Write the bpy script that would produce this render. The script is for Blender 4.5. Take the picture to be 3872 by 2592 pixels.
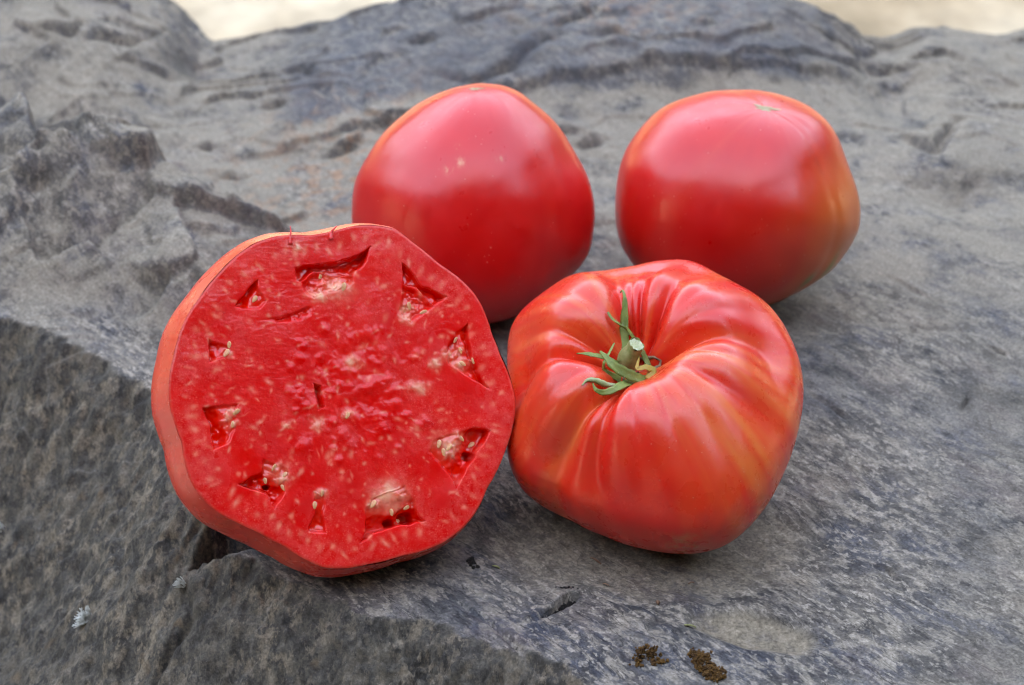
import bpy, math, random
import numpy as np

for o in list(bpy.data.objects):
    bpy.data.objects.remove(o, do_unlink=True)
scene = bpy.context.scene
col = scene.collection
CM = 0.01                                   # shapes below are written in centimetres

# ---------------------------------------------------------------- camera
cam_data = bpy.data.cameras.new('camera')
cam = bpy.data.objects.new('camera', cam_data)
col.objects.link(cam)
cam.location = (0.0, -0.5936, 0.4209)
cam.rotation_euler = (math.radians(58), 0, 0)
cam_data.lens = 45.0
cam_data.sensor_width = 23.6
cam_data.clip_start = 0.01
cam_data.clip_end = 500
cam_data.dof.use_dof = True
cam_data.dof.focus_distance = 0.655
cam_data.dof.aperture_fstop = 9.0
scene.camera = cam

# ---------------------------------------------------------------- sky, sun, exposure
SUN_EL, SUN_AZ = 36.0, 176.0                # sun high behind the camera, kept off the rock by the trees there
world = bpy.data.worlds.new('World')
scene.world = world
world.use_nodes = True
wn = world.node_tree.nodes; wl = world.node_tree.links
wn.clear()
wout = wn.new('ShaderNodeOutputWorld'); wbg = wn.new('ShaderNodeBackground'); wsky = wn.new('ShaderNodeTexSky')
wsky.sky_type = 'NISHITA'
wsky.sun_disc = False
wsky.sun_elevation = math.radians(SUN_EL)
wsky.sun_rotation = math.radians(SUN_AZ)
wsky.dust_density = 0.4
wsky.ozone_density = 1.6
wbg.inputs['Strength'].default_value = 0.15
wl.new(wsky.outputs[0], wbg.inputs['Color']); wl.new(wbg.outputs[0], wout.inputs['Surface'])

sun_data = bpy.data.lights.new('sun', 'SUN')
sun = bpy.data.objects.new('sun', sun_data)
col.objects.link(sun)
sun_data.energy = 2.6
sun_data.angle = math.radians(0.5)
sun_data.color = (1.0, 0.94, 0.84)
az = math.radians(SUN_AZ); el = math.radians(SUN_EL)
_sd = (math.sin(az) * math.cos(el), math.cos(az) * math.cos(el), math.sin(el))     # towards the sun
from mathutils import Vector, Matrix
sun.rotation_euler = Vector(_sd).to_track_quat('Z', 'Y').to_euler()

vs = scene.view_settings
vs.view_transform = 'Standard'
vs.look = 'None'
vs.gamma = 1.0
vs.use_curve_mapping = False
vs.exposure = 3.7
vs.use_white_balance = True                 # the picture is balanced for open shade
vs.white_balance_temperature = 10300
vs.white_balance_tint = 20
scene.render.engine = 'CYCLES'
scene.cycles.use_denoising = True
scene.cycles.filter_width = 1.1
scene.cycles.max_bounces = 6
scene.cycles.use_adaptive_sampling = True
scene.cycles.adaptive_threshold = 0.015
scene.cycles.sample_clamp_indirect = 8
random.seed(7)
RNG = np.random.default_rng(11)


# ---------------------------------------------------------------- helpers
def tag(o, label=None, cat=None, group=None, kind=None):
    for k, v in (('label', label), ('category', cat), ('group', group), ('kind', kind)):
        if v:
            o[k] = v
    return o


def empty(name, loc=(0, 0, 0)):
    o = bpy.data.objects.new(name, None)
    o.empty_display_size = 0.02
    col.objects.link(o)
    o.location = Vector(loc) * CM
    return o


def mesh_obj(name, V, Fq, mat, parent=None, attrs=None, smooth=True, uvw=None):
    """V (n,3) cm, Fq list/array of faces"""
    me = bpy.data.meshes.new(name)
    V = np.asarray(V, dtype=np.float32) * CM
    if isinstance(Fq, np.ndarray):
        k = Fq.shape[1]
        me.vertices.add(len(V)); me.vertices.foreach_set('co', V.ravel())
        me.loops.add(Fq.size); me.loops.foreach_set('vertex_index', Fq.astype(np.int32).ravel())
        me.polygons.add(len(Fq))
        me.polygons.foreach_set('loop_start', np.arange(0, Fq.size, k, dtype=np.int32))
        me.update(calc_edges=True)
    else:
        me.from_pydata([tuple(v) for v in V], [], [tuple(f) for f in Fq])
    me.validate()
    if smooth:
        me.polygons.foreach_set('use_smooth', np.ones(len(me.polygons), dtype=bool))
    for an, av in (attrs or {}).items():
        av = np.asarray(av, dtype=np.float32)
        if av.ndim == 1:
            a = me.attributes.new(an, 'FLOAT', 'POINT'); a.data.foreach_set('value', av)
        else:
            a = me.attributes.new(an, 'FLOAT_VECTOR', 'POINT'); a.data.foreach_set('vector', av.ravel())
    me.materials.append(mat)
    me.update()
    o = bpy.data.objects.new(name, me)
    col.objects.link(o)
    if parent is not None:
        o.parent = parent
    return o


def grid_faces(nu, nv, wrap=False):
    """quads of an nu x nv grid stored row by row; wrap closes the v direction"""
    i = np.arange(nu - 1)[:, None]; m = nv if wrap else nv - 1
    j = np.arange(m)[None, :]
    j2 = (j + 1) % nv
    return np.stack([i * nv + j, i * nv + j2, (i + 1) * nv + j2, (i + 1) * nv + j], -1).reshape(-1, 4)


class N:
    """small node-tree builder"""
    def __init__(s, name, scale=100.0):
        s.mat = bpy.data.materials.new(name); s.mat.use_nodes = True
        s.t = s.mat.node_tree; s.t.nodes.clear()
        s.out = s.t.nodes.new('ShaderNodeOutputMaterial')
        s.bsdf = s.t.nodes.new('ShaderNodeBsdfPrincipled')
        s.t.links.new(s.bsdf.outputs[0], s.out.inputs[0])
        tc = s.t.nodes.new('ShaderNodeTexCoord')
        s.co = s.mapping(tc.outputs['Object'], (scale,) * 3)      # object space in centimetres

    def link(s, a, b):
        if isinstance(a, (int, float)):
            b.default_value = a
        elif isinstance(a, tuple):
            b.default_value = a if len(a) == 4 or b.type == 'VECTOR' else a + (1,)
        else:
            s.t.links.new(a, b)

    def mapping(s, vec, scale=(1, 1, 1), rot=(0, 0, 0), loc=(0, 0, 0)):
        m = s.t.nodes.new('ShaderNodeMapping')
        m.inputs['Scale'].default_value = scale; m.inputs['Rotation'].default_value = rot; m.inputs['Location'].default_value = loc
        s.t.links.new(vec, m.inputs['Vector'])
        return m.outputs[0]

    def noise(s, scale, detail=4, rough=0.55, vec=None, dist=0.0):
        n = s.t.nodes.new('ShaderNodeTexNoise')
        n.inputs['Scale'].default_value = scale; n.inputs['Detail'].default_value = detail
        n.inputs['Roughness'].default_value = rough; n.inputs['Distortion'].default_value = dist
        s.t.links.new(vec if vec is not None else s.co, n.inputs['Vector'])
        return n.outputs['Fac']

    def voro(s, scale, vec=None, feature='F1', out='Distance', rnd=1.0):
        n = s.t.nodes.new('ShaderNodeTexVoronoi'); n.feature = feature
        n.inputs['Scale'].default_value = scale; n.inputs['Randomness'].default_value = rnd
        s.t.links.new(vec if vec is not None else s.co, n.inputs['Vector'])
        return n.outputs[out]

    def attr(s, name, vec=False):
        a = s.t.nodes.new('ShaderNodeAttribute'); a.attribute_name = name
        return a.outputs['Vector' if vec else 'Fac']

    def ramp(s, fac, stops, interp='LINEAR'):
        r = s.t.nodes.new('ShaderNodeValToRGB'); r.color_ramp.interpolation = interp
        e = r.color_ramp.elements
        while len(e) < len(stops):
            e.new(0.5)
        for k, (p, c) in enumerate(stops):
            e[k].position = p
            e[k].color = (c, c, c, 1) if isinstance(c, (int, float)) else tuple(c) + (1,)
        s.link(fac, r.inputs[0])
        return r.outputs[0]

    def mix(s, fac, a, b, blend='MIX'):
        m = s.t.nodes.new('ShaderNodeMix'); m.data_type = 'RGBA'; m.blend_type = blend
        s.link(fac, m.inputs[0]); s.link(a, m.inputs[6]); s.link(b, m.inputs[7])
        return m.outputs[2]

    def math(s, op, a, b=0.0, clamp=False):
        m = s.t.nodes.new('ShaderNodeMath'); m.operation = op; m.use_clamp = clamp
        s.link(a, m.inputs[0]); s.link(b, m.inputs[1])
        return m.outputs[0]

    def bump(s, height, dist_cm, strength=1.0, prev=None):
        b = s.t.nodes.new('ShaderNodeBump')
        b.inputs['Strength'].default_value = strength; b.inputs['Distance'].default_value = dist_cm * CM
        s.link(height, b.inputs['Height'])
        if prev is not None:
            s.t.links.new(prev, b.inputs['Normal'])
        return b.outputs[0]

    def set(s, **kw):
        names = dict(color='Base Color', rough='Roughness', spec='Specular IOR Level', normal='Normal', sss='Subsurface Weight',
                     sscale='Subsurface Scale', coat='Coat Weight', crough='Coat Roughness', ior='IOR', cnormal='Coat Normal', trans='Transmission Weight', sheen='Sheen Weight')
        for k, v in kw.items():
            if k == 'srad':
                s.bsdf.inputs['Subsurface Radius'].default_value = v
            else:
                s.link(v, s.bsdf.inputs[names[k]])
        return s.mat


# ---------------------------------------------------------------- measured shapes (cm)
RIB_C = [4.589, -1.909, 3.822]
RIB_AXIS = (-0.13, -0.34, 0.92)
RIB_T = [1.105, 1.108, 1.103, 1.097, 1.095, 1.1, 1.103, 1.103, 1.101, 1.103, 1.111, 1.126, 1.149, 1.176, 1.196, 1.197, 1.177, 1.148, 1.131, 1.133, 1.151, 1.168, 1.169, 1.152, 1.13, 1.113, 1.107, 1.107, 1.104, 1.089, 1.059, 1.022, 0.989, 0.965, 0.953, 0.951, 0.953, 0.958, 0.964, 0.977, 0.997, 1.017, 1.028, 1.03, 1.026, 1.021, 1.022, 1.029, 1.035, 1.04, 1.045, 1.052, 1.063, 1.078, 1.099, 1.126, 1.156, 1.183, 1.199, 1.202, 1.196, 1.182, 1.162, 1.139, 1.116, 1.1, 1.091, 1.087, 1.085, 1.086, 1.09, 1.098]
LEFT_C = [-1.576, 11.54, 4.588]
LEFT_V = [0.0196, -0.8838, 0.4675]
LEFT_AXIS = (0.03, 0.15, 0.98)
LEFT_ARGS = (5.0, 4.5, 4.6, 0.05, [(4, 0.012, 0.6), (7, 0.006, 1.0)])
LEFT_T = [0.972, 0.951, 0.93, 0.913, 0.911, 0.927, 0.946, 0.963, 0.985, 1.013, 1.025, 1.017, 1.008, 0.995, 0.975, 0.956, 0.94, 0.923, 0.915, 0.917, 0.919, 0.929, 0.953, 0.975, 0.986, 0.995, 1.006, 1.02, 1.038, 1.055, 1.063, 1.069, 1.071, 1.06, 1.049, 1.051, 1.055, 1.05, 1.042, 1.031, 1.019, 1.006, 0.99, 0.987, 1.005, 1.011, 0.997, 0.986]
RIGHT_C = [9.354, 12.345, 4.366]
RIGHT_V = [-0.1147, -0.8792, 0.4625]
RIGHT_AXIS = (0.20, -0.04, 0.97)
RIGHT_ARGS = (5.0, 4.3, 4.5, 0.0, [(5, 0.012, 0.2), (3, 0.012, 2.0)])
RIGHT_T = [0.97, 0.949, 0.937, 0.949, 0.978, 1.006, 1.021, 1.019, 1.004, 0.984, 0.971, 0.965, 0.957, 0.956, 0.957, 0.953, 0.96, 0.975, 0.985, 0.991, 1.003, 1.016, 1.022, 1.018, 1.018, 1.021, 1.029, 1.033, 1.026, 1.022, 1.023, 1.022, 1.013, 1.001, 0.987, 0.966, 0.943, 0.932, 0.928, 0.927, 0.926, 0.932, 0.951, 0.972, 0.982, 0.998, 1.009, 0.994]
HALF_C = [-5.852, -4.73, 5.913]
HALF_N = [0.2863, -0.7414, 0.6069]
CUT_T = [6.216, 6.153, 6.071, 5.981, 5.892, 5.868, 5.845, 5.896, 5.943, 5.976, 5.982, 5.946, 5.9, 5.845, 5.791, 5.799, 5.838, 5.884, 5.958, 6.031, 5.988, 5.933, 5.849, 5.744, 5.616, 5.517, 5.466, 5.457, 5.538, 5.618, 5.693, 5.724, 5.753, 5.732, 5.71, 5.675, 5.638, 5.618, 5.602, 5.587, 5.604, 5.621, 5.618, 5.613, 5.598, 5.583, 5.597, 5.61, 5.613, 5.602, 5.573, 5.515, 5.473, 5.442, 5.52, 5.595, 5.662, 5.702, 5.696, 5.664, 5.613, 5.533, 5.44, 5.38, 5.327, 5.321, 5.34, 5.369, 5.478, 5.587, 5.689, 5.787, 5.806, 5.809, 5.792, 5.776, 5.792, 5.807, 5.837, 5.922, 6.008, 6.085, 6.162, 6.198, 6.214, 6.208, 6.182, 6.124, 6.064, 6.088, 6.109, 6.128, 6.157, 6.189, 6.221, 6.238]
LOCULES = {'A': [[-1.537, 4.213], [-1.057, 4.357], [-0.129, 4.499], [0.52, 4.734], [1.13, 5.09], [0.971, 4.618], [0.85, 4.393], [0.59, 4.25], [0.486, 4.027], [-0.042, 3.945], [-0.61, 4.064], [-0.893, 4.107], [-1.25, 3.745], [-1.41, 3.778]], 'B': [[2.19, 4.621], [2.582, 4.231], [2.901, 3.836], [3.812, 3.484], [3.296, 3.118], [2.936, 3.511], [2.71, 3.746], [2.42, 3.733], [2.212, 3.838]], 'C': [[4.529, 2.629], [4.615, 1.879], [4.684, 1.432], [4.98, 0.871], [5.335, 0.295], [4.728, 0.643], [4.224, 0.953], [3.931, 1.081], [4.222, 1.539], [4.078, 2.023], [4.052, 2.25]], 'D': [[5.362, -1.11], [5.027, -1.603], [4.527, -2.419], [4.156, -3.131], [3.905, -2.671], [3.365, -2.136], [3.157, -1.868], [3.238, -1.522], [3.775, -1.244], [4.774, -1.003]], 'E': [[0.798, -5.021], [1.018, -4.454], [0.971, -3.825], [1.114, -3.524], [1.572, -3.265], [2.303, -3.016], [2.65, -3.487], [2.882, -4.04], [3.088, -4.212], [2.15, -4.388], [1.181, -4.704]], 'F': [[-0.82, -3.221], [-0.746, -4.002], [-0.976, -4.59], [-0.301, -4.662], [-0.412, -4.077], [-0.341, -3.371]], 'G': [[-3.352, -3.089], [-2.541, -2.609], [-2.493, -2.195], [-1.94, -2.379], [-1.597, -2.608], [-1.705, -3.313], [-2.09, -3.878], [-2.333, -3.399], [-2.961, -3.191]], 'H': [[-4.563, -0.567], [-4.282, -1.104], [-4.11, -1.971], [-3.918, -1.889], [-3.61, -1.727], [-3.423, -1.317], [-3.393, -0.848], [-3.323, -0.377], [-3.867, -0.486], [-4.255, -0.496]], 'I': [[-4.377, 1.747], [-4.321, 0.909], [-3.834, 1.083], [-3.668, 1.38], [-3.577, 1.541], [-4.203, 1.612]], 'J': [[-3.537, 2.807], [-3.076, 3.462], [-2.765, 3.795], [-2.68, 3.44], [-2.436, 3.052], [-2.63, 2.805], [-2.984, 2.711]]}
PULP = {'A': [[-1.25, 3.745], [-0.852, 4.125], [0.486, 4.027], [0.545, 3.827], [0.206, 3.553], [-0.359, 3.423], [-0.84, 3.185], [-1.124, 3.349]], 'B': [[2.212, 3.838], [2.936, 3.511], [3.321, 3.095], [2.882, 2.791], [2.511, 2.451], [2.096, 2.759]], 'C': [[4.077, 2.186], [4.306, 1.542], [4.685, 1.065], [4.518, 0.816], [3.848, 1.119], [3.662, 1.519]], 'K': [[-2.663, 2.406], [-2.03, 2.511], [-1.396, 2.777], [-0.877, 2.959], [-0.913, 2.636], [-1.391, 2.417], [-2.027, 2.312]]}
SLIT = [[-0.819, 0.343], [-0.631, -0.556], [-0.433, -0.439], [-0.534, -0.022], [-0.562, 0.271]]
WHITES = [[-0.038, 3.598, 0.437], [-0.681, 3.328, 0.278], [2.383, 3.015, 0.222], [2.345, 2.647, 0.199], [4.264, 1.622, 0.175], [4.265, 1.174, 0.238], [3.804, 1.483, 0.222], [3.859, -1.588, 0.357], [4.274, -1.378, 0.199], [3.902, -1.949, 0.199], [1.817, -3.38, 0.516], [1.333, -3.663, 0.238], [2.224, -3.335, 0.238], [-0.516, -3.334, 0.159], [-2.031, -2.576, 0.238], [-1.83, -2.846, 0.199], [-3.744, 1.259, 0.143], [-3.473, -0.694, 0.159], [-3.704, -0.856, 0.143], [-3.505, -1.124, 0.143], [2.814, 0.317, 0.254], [3.389, 1.144, 0.199], [0.477, 1.087, 0.238], [0.415, -0.671, 0.159], [-0.706, -1.016, 0.199], [-1.738, -1.081, 0.143], [-1.427, 4.943, 0.175]]
SEEDS = [[2.964, 2.9, 20], [-0.609, 4.0, 70], [0.165, 3.648, 80], [-3.67, 1.529, 85], [-3.759, 1.258, 60], [-3.505, -1.109, 90], [-3.395, -0.692, 40], [-2.111, -2.5, 60], [-1.786, -3.158, 120], [-2.379, -2.933, 100], [-1.753, -2.728, 50], [-0.734, -3.729, 90], [-0.493, -3.334, 80], [1.903, -3.933, 100], [2.431, -3.768, 30], [1.252, -3.664, 60], [4.264, 1.622, 110], [4.095, 1.983, 60], [4.349, 1.176, 150], [4.726, 1.295, 100], [4.316, -1.393, 140], [3.86, -1.709, 60], [4.776, -1.568, 40], [3.694, -1.873, 100], [3.528, -1.595, 80], [-2.833, 3.115, 60], [2.466, 3.1, 100], [2.189, -4.206, 10], [0.334, -0.713, 70]]
SHRED = [[[-1.689, 5.293], [-1.694, 5.639]], [[-0.304, 5.528], [-0.095, 5.726]]]
SEPALS = [[[-0.369, 0.642, 2.114, 0.224], [-0.383, 0.998, 2.3, 0.28], [-0.315, 1.506, 2.65, 0.252], [-0.267, 1.875, 2.95, 0.174], [-0.267, 2.185, 3.15, 0.09], [-0.328, 2.464, 3.15, 0.05], [-0.416, 2.469, 3.02, 0.028]], [[-0.047, 0.928, 2.3, 0.126], [-0.268, 1.139, 2.6, 0.14], [-0.47, 1.168, 2.85, 0.112], [-0.728, 1.299, 3.05, 0.084], [-0.866, 1.546, 3.15, 0.062]], [[-0.63, 0.045, 2.1, 0.168], [-1.066, 0.012, 2.55, 0.174], [-1.512, -0.03, 2.85, 0.14], [-1.78, -0.027, 2.95, 0.078], [-1.993, -0.074, 3.05, 0.034]], [[0.289, -0.657, 2.055, 0.196], [0.001, -0.812, 2.35, 0.28], [-0.384, -0.809, 2.7, 0.294], [-0.743, -0.65, 2.95, 0.238], [-0.977, -0.319, 3.0, 0.154], [-1.194, 0.019, 2.95, 0.05]], [[-0.076, -0.693, 2.035, 0.196], [-0.463, -1.225, 2.6, 0.238], [-0.803, -1.668, 2.95, 0.196], [-1.123, -1.848, 3.1, 0.154], [-1.37, -1.762, 3.2, 0.101], [-1.459, -1.5, 3.2, 0.034]], [[-0.69, -1.146, 2.5, 0.112], [-1.069, -1.388, 2.95, 0.168], [-1.374, -1.389, 3.2, 0.14], [-1.638, -1.42, 3.3, 0.101], [-1.816, -1.66, 3.35, 0.034]], [[0.36, -0.725, 2.114, 0.196], [0.503, -0.456, 2.2, 0.238], [0.324, -0.377, 2.35, 0.168], [0.103, -0.444, 2.4, 0.14], [0.011, -0.42, 2.45, 0.112], [0.104, -0.05, 2.5, 0.034]], [[-0.594, -0.649, 2.138, 0.224], [-0.949, -0.657, 2.523, 0.154], [-1.095, -0.532, 2.7, 0.112], [-1.055, -0.446, 2.95, 0.09], [-0.893, -0.116, 2.95, 0.084], [-0.705, 0.396, 2.85, 0.056]], [[0.385, 0.098, 1.8, 0.14], [0.267, 0.349, 1.95, 0.168], [0.179, 0.559, 2.15, 0.126], [0.137, 0.7, 2.25, 0.056]]]
STEM = [[-0.331, 0.256, 1.4], [-0.326, 0.347, 1.75], [-0.269, 0.325, 2.1], [-0.1, 0.324, 2.45], [0.052, 0.361, 2.75]]
HOLES = [(2.45, -4.13, 0.30), (1.88, -4.30, 0.20), (4.62, -1.98, 0.22), (-2.31, -3.15, 0.13)]
CARVE = [(4.589, -1.909, 3.822, 5.5, 4.25, 0), (-1.576, 11.54, 4.588, 4.9, 4.8, 0), (9.354, 12.345, 4.366, 4.9, 4.4, 0)]
UNSEEN_TREES = [(-260, -330, 330, 110), (-120, -310, 345, 105), (20, -325, 350, 110), (160, -310, 340, 105), (300, -335, 335, 110), (-400, -300, 320, 110), (430, -290, 325, 105), (450, -150, 340, 110), (470, -10, 345, 110), (480, 130, 330, 105), (-560, -100, 230, 110), (-590, 130, 210, 110), (-540, 380, 210, 110), (-330, 620, 230, 110), (-110, 720, 240, 110), (120, 720, 240, 110), (340, 620, 240, 110), (520, 400, 250, 110)]  # after the row behind the camera, the rest are added to block sky light

# ---------------------------------------------------------------- noise
_pr = np.random.default_rng(1234)
_PERM = np.concatenate([_pr.permutation(256)] * 3).astype(np.int32)
_GA = _pr.random(256) * 2 * np.pi
_GX, _GY = (1.5 * np.cos(_GA)).astype(np.float32), (1.5 * np.sin(_GA)).astype(np.float32)


def perlin(x, y, seed=0):
    x = np.asarray(x, dtype=np.float32); y = np.asarray(y, dtype=np.float32)
    x0 = np.floor(x); y0 = np.floor(y)
    fx = x - x0; fy = y - y0
    ix = (x0.astype(np.int32) + seed * 37) & 255; iy = (y0.astype(np.int32) + seed * 101) & 255
    u = fx * fx * (3 - 2 * fx); v = fy * fy * (3 - 2 * fy)
    p0 = _PERM[ix]; p1 = _PERM[ix + 1]

    def g(p, jy, dx, dy):
        h = _PERM[p + jy]
        return _GX[h] * dx + _GY[h] * dy
    a = g(p0, iy, fx, fy); b = g(p1, iy, fx - 1, fy)
    c = g(p0, iy + 1, fx, fy - 1); d = g(p1, iy + 1, fx - 1, fy - 1)
    a += (b - a) * u; c += (d - c) * u
    return a + (c - a) * v


def facets(x, y, seed=0, slope=0.6):
    """broken faces: every cell of a scattered mosaic is its own tilted plane; also returns a number per cell"""
    x = np.asarray(x, np.float32); y = np.asarray(y, np.float32)
    x0 = np.floor(x).astype(np.int32); y0 = np.floor(y).astype(np.int32)
    d1 = np.full(x.shape, 1e9, np.float32); d2 = d1.copy(); h = np.zeros_like(x); tone = np.zeros_like(x)
    for dx in (-1, 0, 1):
        for dy in (-1, 0, 1):
            cx = x0 + dx; cy = y0 + dy
            k = _PERM[_PERM[(cx + seed * 31) & 255] + ((cy + seed * 57) & 255)]
            k2 = _PERM[k + 7]; k3 = _PERM[k2 + 3]; k4 = _PERM[k3 + 5]; k5 = _PERM[k4 + 1]
            px = x - (cx + k2 / 256.0); py = y - (cy + k3 / 256.0)
            d = px * px + py * py
            hh = (slope * (px * (k4 / 128.0 - 1) + py * (k5 / 128.0 - 1)) + 0.55 * (k / 256.0 - 0.5)).astype(np.float32)
            m = d < d1
            d2 = np.where(m, d1, np.minimum(d2, d)); h = np.where(m, hh, h); d1 = np.where(m, d, d1); tone = np.where(m, k4 / 256.0, tone)
    return h, tone


def fbm(x, y, octv=4, seed=0, gain=0.5, lac=2.03):
    s = 0.0; amp = 1.0
    for k in range(octv):
        s = s + amp * perlin(x * lac ** k + 17.3 * k, y * lac ** k - 9.1 * k, seed + k)
        amp *= gain
    return s


def ridged(x, y, octv=4, seed=0, gain=0.5):
    s = 0.0; amp = 1.0
    for k in range(octv):
        s = s + amp * (1 - np.abs(perlin(x * 2.0 ** k + 5.7 * k, y * 2.0 ** k + 3.3 * k, seed + k)) * 1.6)
        amp *= gain
    return s


def sstep(a, b, x):
    t = np.clip((x - a) / (b - a), 0, 1)
    return t * t * (3 - 2 * t)


def poly_sd(px, py, poly):
    """signed distance to a closed polygon, positive inside"""
    px = np.asarray(px, float); py = np.asarray(py, float)
    d = np.full(px.shape, 1e9); ins = np.zeros(px.shape, bool)
    n = len(poly)
    for i in range(n):
        ax, ay = poly[i]; bx, by = poly[(i + 1) % n]
        ex, ey = bx - ax, by - ay
        t = np.clip(((px - ax) * ex + (py - ay) * ey) / (ex * ex + ey * ey + 1e-12), 0, 1)
        d = np.minimum(d, np.hypot(px - ax - t * ex, py - ay - t * ey))
        if ay != by:
            c = ((ay > py) != (by > py)) & (px < (bx - ax) * (py - ay) / (by - ay) + ax)
            ins ^= c
    return np.where(ins, d, -d)


def line_sd(px, py, line):
    """distance to an open polyline, and parameter along it (0..1)"""
    d = np.full(np.shape(px), 1e9); par = np.zeros(np.shape(px)); n = len(line) - 1
    for i in range(n):
        ax, ay = line[i]; bx, by = line[i + 1]
        ex, ey = bx - ax, by - ay
        t = np.clip(((px - ax) * ex + (py - ay) * ey) / (ex * ex + ey * ey), 0, 1)
        q = np.hypot(px - ax - t * ex, py - ay - t * ey)
        m = q < d
        d = np.where(m, q, d); par = np.where(m, (i + t) / n, par)
    return d, par


def ptable(tab, ang):
    """smooth periodic lookup of a table over 0..2pi (cubic)"""
    tab = np.asarray(tab, float); n = len(tab)
    t = (np.asarray(ang) / (2 * np.pi) * n) % n
    i = np.floor(t).astype(int); f = t - i
    p0 = tab[(i - 1) % n]; p1 = tab[i % n]; p2 = tab[(i + 1) % n]; p3 = tab[(i + 2) % n]
    return p1 + 0.5 * f * (p2 - p0 + f * (2 * p0 - 5 * p1 + 4 * p2 - p3 + f * (3 * (p1 - p2) + p3 - p0)))


def frame_of(axis, xref=(1, 0, 0)):
    ez = np.array(axis, float); ez /= np.linalg.norm(ez)
    ex = np.array(xref, float); ex -= ez * ex.dot(ez); ex /= np.linalg.norm(ex)
    ey = np.cross(ez, ex)
    return np.stack([ex, ey, ez], 1)      # columns are the local axes


# ---------------------------------------------------------------- ribbed tomato (local cm, z = stem axis)
#           azimuth deg, depth, width deg, reach (how far over the shoulder it runs, 0..1)
GROOVES = [(102, 0.86, 9, 0.9), (91, 0.16, 4, 0.6), (80, 0.5, 6, 0.8), (60, 0.62, 9, 0.75), (44, 0.12, 7, 0.5), (28, 0.16, 7, 0.7),
           (5, 0.78, 11, 0.6), (-12, 0.20, 7, 0.8), (-31, 0.36, 8, 0.9), (-54, 0.26, 7, 1.0), (-75, 0.30, 7, 1.1), (-93, 0.26, 6, 1.1),
           (-110, 0.60, 6, 1.35), (-127, 0.86, 7, 1.35), (-152, 0.22, 8, 1.0), (-179, 0.80, 10, 0.9), (157, 0.42, 9, 0.8), (128, 0.22, 9, 0.8)]


def ribbed(phi, psi, rt):
    s, c = np.sin(psi), np.cos(psi)
    rho = 5.2 * np.abs(s) ** 0.86
    z = np.where(c > 0, 3.35 * np.sign(c) * np.abs(c) ** 0.95, 3.9 * np.sign(c) * np.abs(c) ** 0.92)
    z = z - 1.75 * np.exp(-(rho / 1.25) ** 2) * (c > 0)
    z = z + 0.35 * np.exp(-((rho - 3.0) / 1.2) ** 2) * (c > 0)
    gsum = np.zeros_like(phi)
    for a, dep, w, reach in GROOVES:
        a = math.radians(a); w = math.radians(w)
        dl = (phi - a - 0.05 * np.sin(3 * psi + a * 5) + np.pi) % (2 * np.pi) - np.pi
        ww = w * (1.0 + 0.7 * sstep(0.3, 1.4, psi)); eps = w * (0.22 + 0.45 * sstep(0.3, 1.2, psi))
        prof = np.exp(-(np.sqrt(dl * dl + eps * eps) - eps) / ww)
        st = 0.0 if dep > 0.38 or w < 0.09 else 0.22                # shallow ribs begin on the shoulder
        fade = sstep(st, 0.20 + 1.6 * st, psi) * (1 - 0.6 * sstep(0.65, 1.5, psi)) * (1 - 0.90 * sstep(0.55 + 0.45 * reach, 1.25 + 0.75 * reach, psi)) * (1 - sstep(2.3, 3.0, psi))
        gsum = gsum + 1.35 * dep * prof * fade
        gsum = gsum + 0.22 * dep * np.exp(-(dl / (1.7 * w)) ** 2) * sstep(0.6, 1.2, psi) * (1 - sstep(1.9, 2.7, psi))
    gsum = gsum - 0.45 * sstep(0.1, 0.6, psi) * (1 - sstep(0.8, 2.2, psi))
    mult = ptable(rt, phi)
    k = sstep(0.15, 1.1, psi)
    rho = rho * (1 + (mult - 1) * k)
    # push along an approximate outward normal
    nx = np.where(c > 0, sstep(0.5, 1.4, psi), 1.0 - 0.4 * sstep(1.9, 2.8, psi)); nz = np.where(c > 0, np.sqrt(1 - nx * nx * 0.999), 0)
    rho = rho - gsum * nx
    z = z - gsum * nz * 0.9
    rho = np.maximum(rho, 0.0)
    return np.stack([rho * np.cos(phi), rho * np.sin(phi), z], -1)


# ---------------------------------------------------------------- smooth round tomato (local cm = world axes)
def roundtom(D, axis, a, bt, bb, tip, lob, ct, vaxis):
    """D unit directions (...,3); axis = blossom axis; ct = cross-section table round vaxis"""
    F = frame_of(axis)
    L = D @ F
    cz = L[..., 2]; ph = np.arctan2(L[..., 1], L[..., 0])
    b = np.where(cz > 0, bt, bb)
    p = 2.25
    sz = np.sqrt(np.maximum(1 - cz * cz, 0))
    r = ((sz / a) ** p + (np.abs(cz) / b) ** p) ** (-1 / p)
    r = r * (1 + tip * np.exp(-((1 - cz) / 0.10)))
    for n, am, p0 in lob:
        r = r * (1 + am * np.cos(n * ph + p0) * sz ** 1.5)
    V = frame_of(vaxis)
    M = D @ V
    al = np.arctan2(M[..., 1], M[..., 0])
    w = 1 - M[..., 2] ** 2
    return r * (1 + (ptable(ct, al) - 1) * w)
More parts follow.
